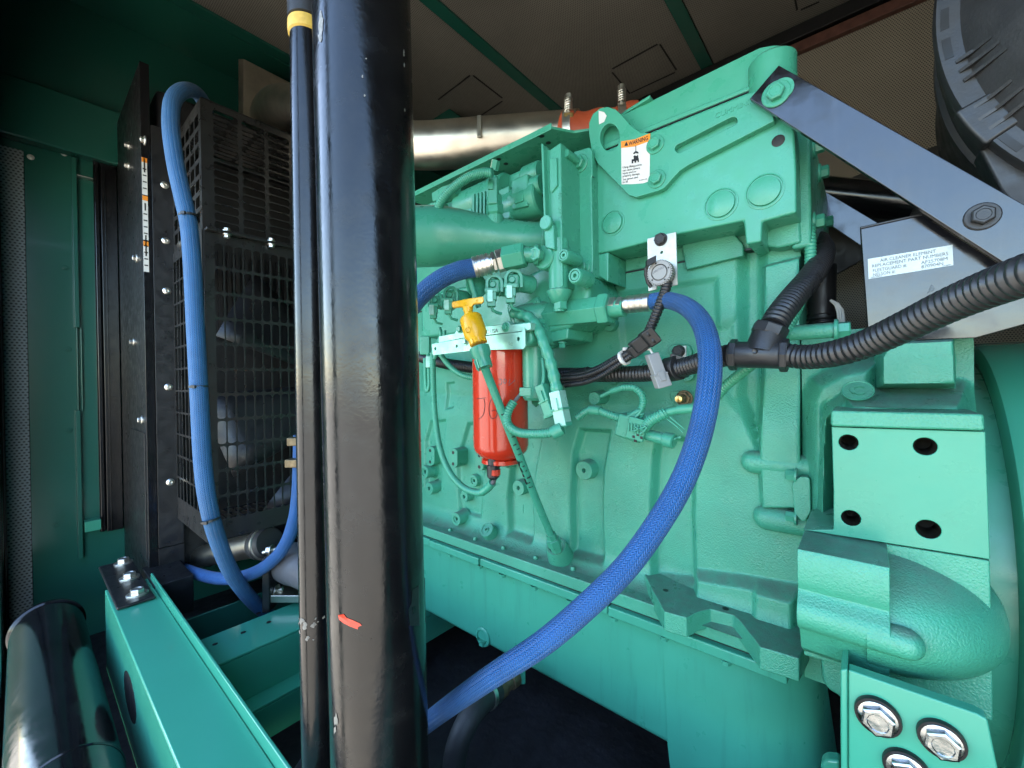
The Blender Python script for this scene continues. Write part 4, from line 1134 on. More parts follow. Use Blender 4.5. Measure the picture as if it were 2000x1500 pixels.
# starter nose: profiled block and bell
xb0, xb1 = onY(1557, 1110, .62).x, onY(1738, 1110, .62).x
prof = [(.80, -.206), (.622, -.207), (.619, -.215), (.618, -.244), (.621, -.251), (.624, -.257), (.621, -.263), (.614, -.269), (.609, -.277), (.608, -.286), (.611, -.295), (.618, -.303), (.632, -.310), (.640, -.322), (.652, -.345), (.685, -.366), (.74, -.372), (.80, -.374)]
zo = onY(1650, 1090, .62).z + .206
v, f = ext([(xb0, y, z + zo) for y, z in prof], (xb1 - xb0, 0, 0))
sn_ = mesh('starter_nose', v, f, C, fh, ang=32, bevel=.0012, seg=2)
# bell
bv = []; bf = []; NU, NV = 40, 28
cx_, cyy, czz = xb1 - .02, .765, -.290 + zo
for j in range(NV + 1):
    t = pi / 2 * j / NV
    for i in range(NU):
        a = 2 * pi * i / NU
        rr = cos(t) ** .85
        bv.append((cx_ + .128 * sin(t), cyy - .141 * rr * cos(a), czz + .083 * rr * sin(a) - .004 * sin(t)))
for j in range(NV):
    for i in range(NU):
        k = (i + 1) % NU; bf.append((j * NU + i, j * NU + k, (j + 1) * NU + k, (j + 1) * NU + i))
mesh('starter_bell', bv, bf, C, sn_, ang=60)
rr = .0165; zc = -.287 + zo
lathe('rib_end', [(rr, -.02), (rr, .012)] + [(rr * cos(a), .012 + rr * sin(a)) for a in [k * pi / 2 / 6 for k in range(1, 6)]] + [(.0001, .012 + rr)], (xb1, .6235, zc), (1, 0, 0), C, sn_, seg=24)
# cast oval emblem
p = onY(1675, 763, .79)
ov = []
for k in range(30):
    a = 2 * pi * k / 30; ov.append(p + Vector((.019 * cos(a), -.001, .0085 * sin(a))))
Yem = .776
emb = lathe('emblem', [(.0001, .0006), (.0165, .0006), (.0175, .0016), (.0185, .0016), (.019, 0)], onY(1675, 763, Yem), Vector((0, -.72, .7)), C, fh, seg=30)
textmesh('emblem_mark', 'C', .024, C, fh, onY(1675, 763, Yem) + Vector((-.009, 0, 0)) - Vector((0, .7, .72)) * .008 + Vector((0, -.72, .7)) * .0022, Vector((1, 0, 0)), Vector((0, .7, .72)), depth=.002, bold=.001)
# pivot boss with bolt at the top left
pa_ = onY(1583, 648, .80); pb_ = onY(1630, 643, .80); rr = mpx(pa_, 15)
lathe('pivot_boss', [(rr, -.03), (rr, abs(pb_.x - pa_.x))], (pa_.x, .80, pa_.z), (1, 0, 0), C, fh, seg=26, bevel=.001)
inst('bolt', hexmesh(.012, .014, .0165, .005, G), fh, (pb_.x, .80, pa_.z), (1, 0, 0), .3)
for px, py in ((1557, 930), (1557, 1011)):
    inst('bolt', hexmesh(.009, .012, .013, .004, G), fh, onY(px, py, .835), Vector((-1, 0, 0)), .2)
yprism('side_lug', [(1546, 945), (1562, 930), (1582, 932), (1584, 1000), (1570, 1022), (1552, 1005)], .825, .88, C, fh, bevel=.006, rc=.006)
# ---------------------------------------------------------------- generator adaptor drum on the far right
ad = thing('generator_adaptor', 'smooth green drum shaped generator housing at the right edge', 'housing', (.4, 1.2, -.75))
lathe('shell', [(.36, 0), (.385, 0), (.392, .004), (.395, .012), (.395, .30), (.395, .6)], (.150, 1.2, -.335), (1, 0, 0), M['sheet'], ad, seg=120)
lathe('front_ring', [(.30, -.03), (.352, -.03), (.358, -.024), (.36, 0)], (.150, 1.2, -.335), (1, 0, 0), G, ad, seg=100)
# ---------------------------------------------------------------- rear mounting bracket with three big bolts
mb = thing('engine_mount', 'green mounting bracket with three large silver bolts at bottom right', 'bracket', onY(1790, 1500, .60) + Vector((0, 0, -.12)))
Ym = .60
yprism('plate', [(1656, 1308), (1908, 1394), (1930, 1406), (1952, 1515), (1975, 1700), (1656, 1700)], Ym, Ym + .016, M['sheet'], mb, bevel=.002)
yprism('left_flange', [(1641, 1309), (1655.5, 1307), (1655.5, 1700), (1643, 1700)], Ym - .004, Ym + .07, M['sheet'], mb, bevel=.002)
bst = mat('plated_bolt_steel', (.42, .42, .41), .24, 1.0, peel=.2, bscale=150, var=.2, vscale=60)
bw = mat('black_oxide_washer', (.012, .012, .013), .35, .3, var=.2)
for px, py in ((1714, 1396), (1838, 1441), (1770, 1499)):
    p = onY(px, py, Ym); R = round(mpx(p, 27), 4)
    w = inst('washer', lmesh([(R * 1.32, 0), (R * 1.32, .004), (R * 1.28, .006), (.0001, .006)], bw, 32, 'washer'), mb, p, FRONT)
    inst('bolt', hexmesh(R, R * .55, R * 1.12, R * .12, bst), mb, p + Vector((0, -.006, 0)), FRONT, .4)
tag(yprism('drain_tab', [(1603, 1492), (1614, 1484), (1640, 1487), (1642, 1560), (1600, 1560)], .70, .72, M['sheet'], None, bevel=.004), 'small green tab low between sump and bracket', 'tab')
# ---------------------------------------------------------------- black brace, second brace, air cleaner and its bracket
glossb = mat('dusty_black_gloss', (.010, .010, .012), .13, peel=.07, bscale=60, var=.25, dirt=(.05, .052, .058), dirt_amt=.6, rvar=.12, spec=.85, streak=True)
b1 = thing('upper_brace', 'long glossy black diagonal brace plate bolted to the rear of the engine', 'brace', onY(1720, 330, .77))
yprism('plate', [(1521, 127), (2120, 467), (2120, 617), (1464, 193)], .770, .780, glossb, b1, bevel=.0012)
bolt(1516, 184, .770, 16, G, b1, wr=1.55, spin=.1)
inst('washer', lmesh([(.017, 0), (.017, .002), (.0001, .002)], G, 24, 'smear_washer'), b1, onY(1526, 176, .7699), FRONT)
bolt(1918, 423, .770, 18, M['plastic'], b1, wr=1.45, spin=.5)
b2 = thing('rear_brace', 'second black diagonal brace seen behind the air cleaner bracket', 'brace', onY(1650, 430, 1.25))
yprism('plate', [(1575, 352), (1612, 374), (1800, 486), (1800, 560), (1560, 398)], 1.25, 1.26, glossb, b2, bevel=.0012)
ab = thing('air_cleaner_bracket', 'glossy black folded bracket carrying a white part number label', 'bracket', onY(1790, 650, .80))
yprism('front_plate', [(1681, 447), (1801, 420), (1990, 540), (2050, 620), (1905, 660), (1697, 668)], .800, .806, glossb, ab, bevel=.0012)
yprism('fold', [(1679, 443), (1801, 416), (1801, 420), (1681, 447)], .7985, .95, M['blackm'], ab, bevel=.001)
v0, v1 = onY(1681, 447, .8065), onY(1697, 668, .8065)
v, f = ext([v0, v1, v1 + Vector((0, .2, 0)), v0 + Vector((0, .2, 0))], (.004, 0, 0)); mesh('side_plate', v, f, M['black'], ab, bevel=0)
# label
YLb = .7993
def decal(name, q, Y, m, label, cat, th=.0005):
    pts = [onY(a, b, Y) for a, b in q]
    v, f = ext(pts, (0, th, 0))
    return tag(mesh(name, v, f, m, None, smooth=False), label, cat)
lab = decal('part_number_label', [(1695, 506), (1860.5, 478), (1862, 518), (1696.5, 545)], YLb, M['label'], 'white label listing air cleaner replacement part numbers on black bracket', 'label')
def lines(parent, q, Y, rows, m):
    """rows: (text, u, v baseline, cap height fraction, fitted width fraction or None)"""
    A, Bq, Cq, Dq = [onY(a, b, Y - .0003) for a, b in q]      # tl tr br bl
    for s, u, vv_, hh, wd, bold in rows:
        o = A.lerp(Bq, u).lerp(Dq.lerp(Cq, u), vv_); o2 = A.lerp(Bq, u + .1).lerp(Dq.lerp(Cq, u + .1), vv_)
        ex = (o2 - o); W_ = (Bq - A).length; H_ = (Dq - A).length
        size = hh * H_ / .70
        t = textmesh('print', s, size, m, parent, o, ex, Vector((0, 0, 1)) - ex.normalized() * ex.normalized().z, depth=.0002, bold=bold * size)
        xs_ = [v_.co.dot(ex.normalized()) for v_ in t.data.vertices]
        w0 = max(xs_) - min(xs_)
        if wd:
            k = wd * W_ / w0; e = ex.normalized()
            for v_ in t.data.vertices:
                d_ = v_.co.dot(e); v_.co += e * (d_ * (k - 1))
lines(lab, [(1695, 506), (1860.5, 478), (1862, 518), (1696.5, 545)], YLb, [
    ('AIR CLEANER ELEMENT', .155, .245, .155, .66, 0), ('REPLACEMENT PART NUMBERS', .045, .465, .155, .90, 0),
    ('FLEETGUARD #:', .055, .70, .155, .42, 0), ('AF25708M', .645, .70, .155, .295, 0), ('NELSON #:', .055, .905, .155, .28, 0), ('870904N', .645, .905, .155, .245, 0),
    ('0099-7261-4', .03, .975, .05, .14, 0), ('1-97-B&PR4', .88, .975, .05, .09, 0)], M['inkg'])
mk = decal('grease_spot', [(1811, 573), (1819, 555), (1826, 562), (1824, 568), (1818, 569)], YLb - .0002, M['inkg'], 'small dark grease spot below the part number label', 'stain')
# air cleaner
acm = mat('air_cleaner_plastic', (.021, .022, .024), .45, bump=.1, bscale=300, var=.15, vscale=14, dirt=(.08, .08, .08), dirt_amt=.2)
ac = thing('air_cleaner', 'big ribbed black plastic air cleaner canister in the top right corner', 'air cleaner', (.25, .9, .15))
AO = Vector((.41, .80, .47)); AX = Vector((0, 1, 0)); RA = .338
lathe('end_cap', [(.0001, -.10), (RA - .150, -.10), (RA - .125, -.092), (RA - .10, -.070), (RA - .045, -.030), (RA - .026, -.006), (RA - .020, 0)], AO, AX, acm, ac, seg=140, ang=50)
rim = lathe('rim', [(RA - .020, -.004), (RA - .002, -.004), (RA, 0), (RA, .014), (RA - .003, .018), (RA - .012, .020), (RA - .012, .036), (RA - .006, .039), (RA - .006, .058), (RA - .016, .064)], AO, AX, acm, ac, seg=140, ang=30)
lathe('body', [(RA - .016, .064), (RA - .018, .12), (RA - .012, .125), (RA - .012, .14), (RA - .02, .145), (RA - .03, .32), (RA - .08, .36), (.0001, .36)], AO, AX, acm, ac, seg=120, ang=30)
e1a, e2a, e3a = frame(AX)
def pol(r, a, t): return AO + Vector((r * cos(a), t, r * sin(a)))
def capz(r):
    q = RA - r
    return -.006 - (q - .026) * 1.26 if q > .026 else -.003
def deg(d): return radians(180 + d)
for t in (-14, -7, 0, 7, 34, 41, 48, 55, 62):
    a0, a1 = deg(t - 2.4), deg(t + 2.4)
    pts = [pol(RA - .014, a0 + (a1 - a0) * k / 4, -.0046) for k in range(5)] + [pol(RA - .006, a1 + (a0 - a1) * k / 4, -.0046) for k in range(5)]
    v, f = ext(pts, (0, .0008, 0)); mesh('rim_slot', v, f, M['ink'], rim, smooth=False)
for t, r1, r0, hgt in ((11, .014, .042, .008), (13.5, .014, .045, .010), (16, .014, .047, .010), (23, .002, .040, .010), (26, -.002, .044, .011), (29, -.002, .042, .010), (19.5, .05, .095, .006), (-5, .03, .09, .006)):
    a = deg(t); r1 = RA - r1; r0 = RA - r0; rm = (r0 + r1) / 2
    tn = (pol(RA, a + .01, 0) - pol(RA, a, 0)).normalized() * .002
    v, f = ext([pol(r1, a, .002) - tn, pol(r1, a, -.006) - tn, pol(rm, a, capz(rm) - hgt * .7) - tn, pol(r0, a, capz(r0) - .001) - tn, pol(r0, a, capz(r0) + .01) - tn, pol(rm, a, capz(rm) + .01) - tn], tn * 2)
    mesh('rib', v, f, acm, ac, smooth=False)
a0, a1 = deg(21.5), deg(31.5)
pts = [pol(RA - .03, a0 + (a1 - a0) * k / 6, -.0075) for k in range(7)] + [pol(RA + .006, a1 + (a0 - a1) * k / 6, -.0075) for k in range(7)]
v, f = ext(pts, AX * .026); mesh('latch_tab', v, f, acm, ac, bevel=.004)
yprism('support_leg', [(1912, 290), (1932, 278), (2030, 320), (2030, 430), (1972, 392), (1955, 372)], .815, .86, acm, ac, bevel=.004)
# dark pipe and clamp glimpsed behind the bracket
tag(tube('rear_pipe', [onY(1560, 372, 1.75), onY(1660, 385, 1.75), onY(1790, 400, 1.75)], .055, M['black'], None, seg=28), 'glossy black pipe glimpsed in the gap behind the brace', 'pipe')
tag(yprism('black_sheet', [(1590, 380), (1700, 330), (1840, 280), (1840, 420), (1590, 560)], 2.05, 2.07, M['ink'], None, bevel=.002), 'flat black sheet filling the gap behind the brace', 'baffle')  # plain black sheet standing clear of the back wall

tag(yprism('vent_hood', [(796, 250), (846, 201), (862, 201), (918, 240), (918, 256)], 1.62, 1.75, M['wall'], None, bevel=.006), 'dark green vent hood peeking above the aluminium pipe', 'hood')
# ================================================================ things mounted on the engine
# warning label on the lifting bracket
YW = YLf - .0008
wl = decal('warning_label', [(1213, 276), (1240, 272), (1270, 260), (1269, 330), (1268.5, 354), (1256, 358), (1236, 359.5), (1214, 360)], YW, M['white'], 'white warning label with orange header on the green lifting bracket', 'label')
v, f = ext([onY(a, b, YW - .0004) for a, b in ((1213, 276), (1240, 272), (1270, 260), (1269.8, 275), (1240, 286), (1213, 289))], (0, .0002, 0))
mesh('orange_header', v, f, M['orangev'], wl, smooth=False)
qh = [(1213, 276), (1270, 260), (1269.8, 275), (1213, 289)]
A = onY(1228, 285, YW - .0006); ex = onY(1266, 274, YW) - onY(1228, 286, YW)
t = textmesh('header_text', 'WARNING', .0115, M['ink'], wl, A, ex, Vector((0, 0, 1)), depth=.0002, bold=.0002)
e = ex.normalized(); xs_ = [v_.co.dot(e) for v_ in t.data.vertices]; k = ex.length / (max(xs_) - min(xs_))
for v_ in t.data.vertices: v_.co += e * (v_.co.dot(e) * (k - 1))
tri = [onY(a, b, YW - .0006) for a, b in ((1219, 285.5), (1223.5, 276.5), (1227, 284))]
mesh('alert_triangle', tri, [(0, 1, 2)], M['ink'], wl, smooth=False)
for q in ([(1241.2, 284), (1242.4, 284), (1242.4, 297), (1241.2, 297)], [(1236, 300), (1239, 296.5), (1242, 295), (1245.5, 296), (1248, 299), (1244, 300), (1242, 298.5), (1239, 301)], [(1237, 305), (1240, 303), (1243, 305), (1246, 302), (1247, 309), (1238, 311)], [(1233.5, 311.5), (1247.5, 308.5), (1248, 316), (1245.5, 317), (1245, 313.5), (1242.5, 314), (1242.5, 317.5), (1239.5, 318), (1239, 314.5), (1236.5, 315), (1236.8, 318.8), (1233.8, 319.2)]):
    mesh('pictogram', [onY(a, b, YW - .0006) for a, b in q], [tuple(range(len(q)))], M['ink'], wl, smooth=False)
ql = [(1213, 276), (1270, 260), (1269, 354), (1214, 360)]
for i, (s, py, w) in enumerate((('Using lifting points', 328, 38), ('can cause severe', 334, 34), ('injury and /or', 339.5, 27), ('property damage.', 345, 34), ('See genset skid', 351.5, 30), ('for lift.', 357, 11))):
    A = onY(1216, py + 1, YW - .0006); ex = onY(1216 + w, py - w * .16, YW) - onY(1216, py, YW)
    t = textmesh('print', s, .0058, M['ink'], wl, A, ex, Vector((0, 0, 1)), depth=.0002)
    e = ex.normalized(); xs_ = [v_.co.dot(e) for v_ in t.data.vertices]; k = ex.length / max(1e-6, max(xs_) - min(xs_))
    for v_ in t.data.vertices: v_.co += e * (v_.co.dot(e) * (k - 1))
t = textmesh('print', '98-3827 1/98', .003, M['ink'], wl, onY(1248, 353.5, YW - .0006), onY(1266, 350, YW) - onY(1248, 353.5, YW), Vector((0, 0, 1)), depth=.0002)
# ---------------------------------------------------------------- galvanised plate with round diagnostic plug
YD = .765
dpl = thing('sensor_plate', 'galvanised steel plate with a black bolt hanging from the housing edge', 'plate', onY(1290, 560, YD))
plate_holes('plate', [(1264, 466), (1320, 453), (1323, 556), (1307, 560), (1306, 548), (1283, 552), (1282, 565), (1266, 569)], [circ(1292, 493, 3, 10, YD)], YD, YD + .004, M['plate'], dpl, bevel=.0006)
bolt(1291, 468, YD, 11, M['plastic'], dpl, wr=1.15, spin=.2)
tube('spacer', [onY(1291, 468, YD + .004), onY(1291, 468, YD + .004) + Vector((0, .04, 0))], .012, G, dpl, seg=14)
dg = thing('diagnostic_plug', 'round grey toothed diagnostic connector cap on the galvanised plate', 'connector', onY(1287, 532, YD - .02))
p = onY(1288, 532, YD - .026); R = mpx(p, 25)
nT = 34; pts = []
for k in range(nT):
    for j, (rr_, da) in enumerate(((1.0, 0), (1.0, .5), (.92, .55), (.92, .95))):
        a = 2 * pi * (k + da) / nT; pts.append(p + Vector((R * rr_ * cos(a), 0, R * rr_ * sin(a))))
v, f = ext(pts, (0, .014, 0)); mesh('cap', v, f, M['grey'], dg, smooth=False)
lathe('cap_face', [(.0001, .0012), (R * .56, .0012), (R * .58, 0), (R * .63, 0), (R * .65, .0014), (R * .88, .0014), (R * .9, 0)], p, FRONT, M['grey'], dg, seg=32)
for a in (.3, 1.9, 3.9, 5.3):
    inst('pin_hole', lmesh([(.0001, .0004), (.0016, .0004), (.0016, 0)], M['ink'], 10, 'pin_hole'), dg, p + Vector((R * .76 * cos(a), -.0014, R * .76 * sin(a))), FRONT)
textmesh('cap_text', 'DEUTSCH', .0055, M['dgrey'], dg, p + Vector((-.012, -.0014, -.001)), Vector((1, 0, .35)), Vector((0, 0, 1)), depth=.0003)
lathe('collar', [(R * .82, 0), (R * .86, .004), (R * .86, .02)], p + Vector((0, .014, 0)), (0, 1, 0), M['plastic'], dg, seg=32)
tube('lanyard', [onY(1268, 512, YD - .02), onY(1262, 522, YD - .022), onY(1263, 545, YD - .018), onY(1272, 561, YD - .014)], .0035, M['plastic'], dg, seg=8)
obox('lanyard_clip', onY(1271, 511, YD - .032), RT * .008 + UP * .004, UP * .006, FW * .006, M['plastic'], dg, bevel=.001)
# hardware on the raised pads
hw = thing('clamp_bolt', 'black flange bolt on a white washer plate above the conduit clip', 'bolt', onY(1326, 688, y1))
yprism('washer_plate', [(1318, 676), (1340, 675), (1340, 704), (1328, 706), (1316, 700)], y1 - .004, y1 - .0005, M['plate'], hw, bevel=.0006)
bolt(1326, 686, y1 - .004, 11, M['plastic'], hw, wr=1.1, name='bolt_head')
gs = thing('ground_stud', 'brass tipped bronze ground stud with nut on pale washer', 'stud', onY(1335, 780, y2))
yprism('washer_plate', [(1320, 772), (1344, 768), (1350, 786), (1346, 793), (1328, 792)], y2 - .003, y2 - .0005, M['white'], gs, bevel=.0006)
p = onY(1337, 778, y2 - .003)
inst('nut', hexmesh(.014, .010, .0165, .003, M['brown']), gs, p, FRONT, .2)
lathe('stud_shank', [(.009, 0), (.009, .024), (.007, .026), (.0065, .026), (.006, .034), (.0001, .035)], p, FRONT, M['brown'], gs, seg=18)
lathe('stud_tip', [(.0068, .027), (.0068, .036), (.002, .037), (.0001, .035)], p, FRONT, M['brass'], gs, seg=18)
# ---------------------------------------------------------------- filter head bracket
fb = thing('filter_bracket', 'pale green folded filter bracket stamped USA above the red filter', 'bracket', onY(950, 690, .665))
brk = mat('bracket_overspray', (.26, .53, .43), .33, .35, var=.12, vscale=40)
YF = .655
plate_holes('lower_strip', [(843, 672), (905, 661), (1018, 648), (1025, 641), (1026, 676), (1022, 682), (930, 684), (845, 694)], [circ(850, 681, 3.3, 12, YF), circ(892, 676, 3.3, 12, YF), circ(1012, 662, 4, 12, YF)], YF, YF + .004, brk, fb, bevel=.0006)
yprism('upper_strip', [(857, 657), (888, 651), (893, 642), (902, 628), (910, 640), (960, 636), (982, 633), (986, 627), (992, 627), (997, 634), (1036, 630), (1036, 644), (1020, 647), (905, 660), (856, 670)], YF + .004, YF + .022, brk, fb, bevel=.0012)
bolt(988, 639, YF + .004, 6.5, G, fb, wr=1.45); bolt(899, 643, YF + .004, 6, G, fb, wr=1.4); bolt(909, 667, YF, 6, brk, fb, wr=1.4)
textmesh('stamp', 'USA', .0125, M['inkg'], fb, onY(957, 651.5, YF + .0036), onY(972, 649, YF) - onY(957, 651.5, YF), Vector((0, 0, 1)), depth=.0003)
textmesh('stamp', 'C', .0125, M['inkg'], fb, onY(949, 652.5, YF + .0036), onY(972, 649, YF) - onY(957, 651.5, YF), Vector((0, 0, 1)), depth=.0003)
yprism('filter_head', [(930, 640), (1035, 625), (1040, 665), (1030, 676), (930, 682)], YF + .023, .80, G, fb, bevel=.008)
# ---------------------------------------------------------------- red fuel filter
FYc = .72
ff0 = thing('fuel_filter', 'glossy red canister fuel filter with marker scribbles below green bracket', 'fuel filter', onY(978, 905, FYc))
pt, pbm = onY(976, 682, FYc), onY(978, 885, FYc); RF = mpx(onY(976, 780, FYc), 54); HF = pt.z - pbm.z
o = Vector((pt.x, FYc, pt.z))
lathe('canister', [(RF * .9, .004), (RF, 0), (RF, -HF + .02), (RF * .97, -HF + .010), (RF * .90, -HF + .003), (RF * .74, -HF - .006), (RF * .66, -HF - .010)], o, (0, 0, 1), M['red'], ff0, seg=56, ang=40)
lathe('collar', [(RF * .66, -HF - .010), (RF * .72, -HF - .012), (RF * .72, -HF - .020), (RF * .60, -HF - .024), (RF * .40, -HF - .026), (.0001, -HF - .026)], o, (0, 0, 1), M['red'], ff0, seg=40)
dk = o + Vector((.012, -.035, -HF - .030))
lathe('drain_knob', [(.008, .01), (.008, 0), (.013, 0), (.013, -.012), (.010, -.014), (.0001, -.014)], dk, (0, 0, 1), M['red'], ff0, seg=10, ang=20)
wv = onY(963, 893, FYc - .035)
lathe('water_sensor', [(.0125, .012), (.0125, -.016), (.015, -.018), (.014, -.044), (.008, -.050), (.0001, -.05)], wv, (0, 0, 1), M['plastic'], ff0, seg=14)
# marker scribbles on the can
def oncan(px, py):
    d = ray(px, py); c2 = Vector((o.x, o.y)); 
    A = d.x ** 2 + d.y ** 2; Bq = -2 * (d.x * c2.x + d.y * c2.y); Cq = c2.x ** 2 + c2.y ** 2 - (RF + .0004) ** 2
    t = (-Bq - sqrt(max(0, Bq * Bq - 4 * A * Cq))) / (2 * A); return d * t
for stroke in ([(931, 779), (940, 778), (948, 777)], [(945, 779), (947, 790), (945, 806), (941, 814), (935, 818)], [(961, 778), (957, 786), (955, 798), (957, 812), (962, 818), (969, 814), (971, 806), (967, 801), (960, 803)],
               [(974, 740), (980, 742), (979, 750), (973, 752)], [(985, 740), (989, 743), (987, 749), (984, 747), (985, 740)], [(996, 741), (994, 749)], [(1006, 742), (1000, 748), (993, 753)]):
    tube('scribble', [oncan(*q) for q in stroke], .0007, M['inkg'] if stroke[0][0] > 972 else M['ink'], ff0, seg=5, step=.003, smoothn=6)
# ---------------------------------------------------------------- dipstick
ds = thing('dipstick', 'yellow T handled dipstick in a green tube with black marks', 'dipstick', onY(1080, 1065, .80))
Y0 = .60
d0, d1 = onY(935, 668, Y0), onY(915, 604, Y0)
up = (d1 - d0).normalized()
def atd(px, py): return onY(px, py, Y0)
Rk = mpx(d0, 1.0)
lathe('cap', [(14 * Rk, 0), (16 * Rk, 6 * Rk), (17 * Rk, 10 * Rk), (23 * Rk, 20 * Rk), (22.5 * Rk, 56 * Rk), (20 * Rk, 60 * Rk), (10 * Rk, 61 * Rk), (8.5 * Rk, 65 * Rk), (8 * Rk, 72 * Rk), (10 * Rk, 78 * Rk)], onY(935, 672, Y0), up, M['yellow'], ds, seg=36)
for k in range(10):
    a = 2 * pi * k / 10; e1_, e2_, _ = frame(up)
    c = onY(935, 672, Y0) + up * 5 * Rk + (e1_ * cos(a) + e2_ * sin(a)) * 16 * Rk
    obox('cap_finger', c, up * 5 * Rk, (e1_ * cos(a) + e2_ * sin(a)) * 1.6 * Rk, up.cross(e1_ * cos(a) + e2_ * sin(a)) * 3 * Rk, M['yellow'], ds, bevel=.0006)
hc = onY(913, 590, Y0); tr = (onY(944, 586, Y0) - onY(882, 594, Y0))
hv = tr * .5
nh = []
for k in range(21):
    t = -1 + 2 * k / 20
pts = [hc - hv * 1.0 - UP * 5 * Rk, hc - hv * .98 + UP * 4 * Rk, hc + hv * .2 + UP * 6 * Rk, hc + hv * .96 + UP * 6 * Rk, hc + hv * 1.02 - UP * 2 * Rk, hc + hv * .93 - UP * 7 * Rk, hc + hv * .45 - UP * 6 * Rk, hc + hv * .26 - UP * 12 * Rk, hc - hv * .22 - UP * 12 * Rk, hc - hv * .40 - UP * 9 * Rk, hc - hv * .92 - UP * 9 * Rk]
v, f = ext([q - FW * 7 * Rk for q in pts], FW * 13 * Rk); mesh('tee_handle', v, f, M['yellow'], ds, bevel=.0025, seg=3)
tube('neck', [onY(916, 622, Y0), onY(914, 600, Y0)], 9 * Rk, M['yellow'], ds, seg=18, rf=lambda s: 8 * Rk + 3 * Rk * (s / (24 * Rk)) ** 2)
for q in ((-.85), (.62)):
    inst('handle_pin', lmesh([(2.6 * Rk, 0), (2.6 * Rk, .0008), (1.8 * Rk, .0012), (.0001, .0012)], M['yellow'], 14, 'handle_pin'), ds, hc + hv * q - FW * 7.1 * Rk - UP * 1.5 * Rk, -FW)
inst('button', lmesh([(5.5 * Rk, -.003), (5.5 * Rk, .002), (4.6 * Rk, .003), (4 * Rk, .0022), (.0001, .0022)], M['yellow'], 20, 'dip_button'), ds, onY(914, 645, Y0 - .024) , -FW)
lathe('socket', [(14 * Rk, -36 * Rk), (15 * Rk, -16 * Rk), (19 * Rk, -10 * Rk), (20 * Rk, 6 * Rk), (17 * Rk, 7 * Rk)], onY(938, 685, Y0), up, G, ds, seg=28)
e1_, e2_, _ = frame(up)
for k in range(9):
    a = 2 * pi * k / 9
    c = onY(944, 710, Y0) + (e1_ * cos(a) + e2_ * sin(a)) * 14.5 * Rk
    obox('socket_rib', c, up * 10 * Rk, (e1_ * cos(a) + e2_ * sin(a)) * 1.8 * Rk, up.cross(e1_ * cos(a) + e2_ * sin(a)) * 1.8 * Rk, G, ds, bevel=.0006)
tp0, tp1 = onY(946, 716, Y0), onY(1083, 1062, .80)
path = [tp0, onY(960, 752, .622), onY(995, 842, .665), onY(1020, 905, .70), onY(1048, 978, .745), onY(1076, 1045, .788), tp1]
P_, L_ = resample(catmull(path, 12), .006)
tb_ = tube('guide_tube', path, .0088, G, ds, seg=18, step=.008)
bk = lathe('gland_nut', [(.012, .03), (.012, .016), (.0165, .015), (.0165, -.004), (.013, -.006), (.013, -.02)], tp1, tp0 - tp1, G, ds, seg=6, ang=20)
random.seed(11)
for k in range(16):
    i = int(len(P_) * (.24 + .016 * k * 1.9)); i = min(i, len(P_) - 3)
    c = P_[i]; T = (P_[i + 1] - P_[i]).normalized(); nv = -(c.normalized()); nv = (nv - T * nv.dot(T)).normalized(); sd_ = T.cross(nv)
    if k > 13: continue
    a0 = random.uniform(-1.0, .1); a1 = a0 + random.uniform(.5, 1.3)
    v = []
    for j in range(6):
        a = a0 + (a1 - a0) * j / 5
        for dz in (-.0013, .0013): v.append(c + (nv * cos(a) + sd_ * sin(a)) * .0092 + T * (dz + random.uniform(-.001, .001)))
    mesh('black_mark', v, [(2 * j, 2 * j + 1, 2 * j + 3, 2 * j + 2) for j in range(5)], M['ink'], tb_, smooth=False)
c0 = min(range(len(P_)), key=lambda i: abs((1000 + FPX * P_[i].dot(RT) / P_[i].dot(FW)) - 1026))
for k in range(7):
    c = P_[c0 - 5 + int(k * 1.6)]; T = (P_[c0 + 1] - P_[c0]).normalized(); nv = -(c.normalized()); nv = (nv - T * nv.dot(T)).normalized(); sd_ = T.cross(nv)
    a0 = 1.0 if sd_.dot(RT) < 0 else -1.0; n = 7; v = []
    for j in range(n):
        q = 2 * pi * j / n; a = a0 + .45 * cos(q) * random.uniform(.4, 1.2)
        v.append(c + (nv * cos(a) + sd_ * sin(a)) * .0092 + T * .006 * sin(q) * random.uniform(.5, 1.3))
    mesh('black_mark', v, [tuple(range(n))], M['ink'], tb_, smooth=False)
# ---------------------------------------------------------------- slender sensor body with two connectors right of the filter
sv = thing('water_separator_sensor', 'slim green cylinder unit with connectors right of the red filter', 'sensor', onY(1045, 800, .72))
lathe('body', [(.026, .10), (.026, .085), (.020, .083), (.020, .06), (.030, .058), (.030, -.07), (.026, -.076), (.0001, -.076)], onY(1047, 714, .735), (0, 0, 1), G, sv, seg=26, ang=30)
def plugbox(name, a, b, w, d, m, parent, Y, latch=True):
    A_, B_ = onY(*a, Y), onY(*b, Y); ax_ = (B_ - A_) * .5; c = (A_ + B_) * .5; e = ax_.normalized().cross(Vector((0, 1, 0))).normalized()
    o_ = obox(name, c, ax_, e * w, Vector((0, d, 0)), m, parent, bevel=.0018)
    return o_, c, ax_, e
for i, (a, b, m) in enumerate((((1058, 752), (1078, 812), G), ((1088, 764), (1101, 832), M['pale']))):
    o_, c, ax_, e = plugbox('connector', a, b, .0105 + .002 * i, .012, m, sv, .68)
    obox('connector_latch', c - ax_ * .25 + Vector((0, -.0135, 0)), ax_ * .35, e * .004, Vector((0, .002, 0)), m, o_, bevel=.0006)
    obox('connector_ring', c + ax_ * .05, ax_ * .06, e * (.0125 + .002 * i), Vector((0, .014, 0)), G, o_, bevel=.0008)
    obox('connector_nose', c + ax_ * .93, ax_ * .12, e * .0135, Vector((0, .011, 0)), G, o_, bevel=.001)
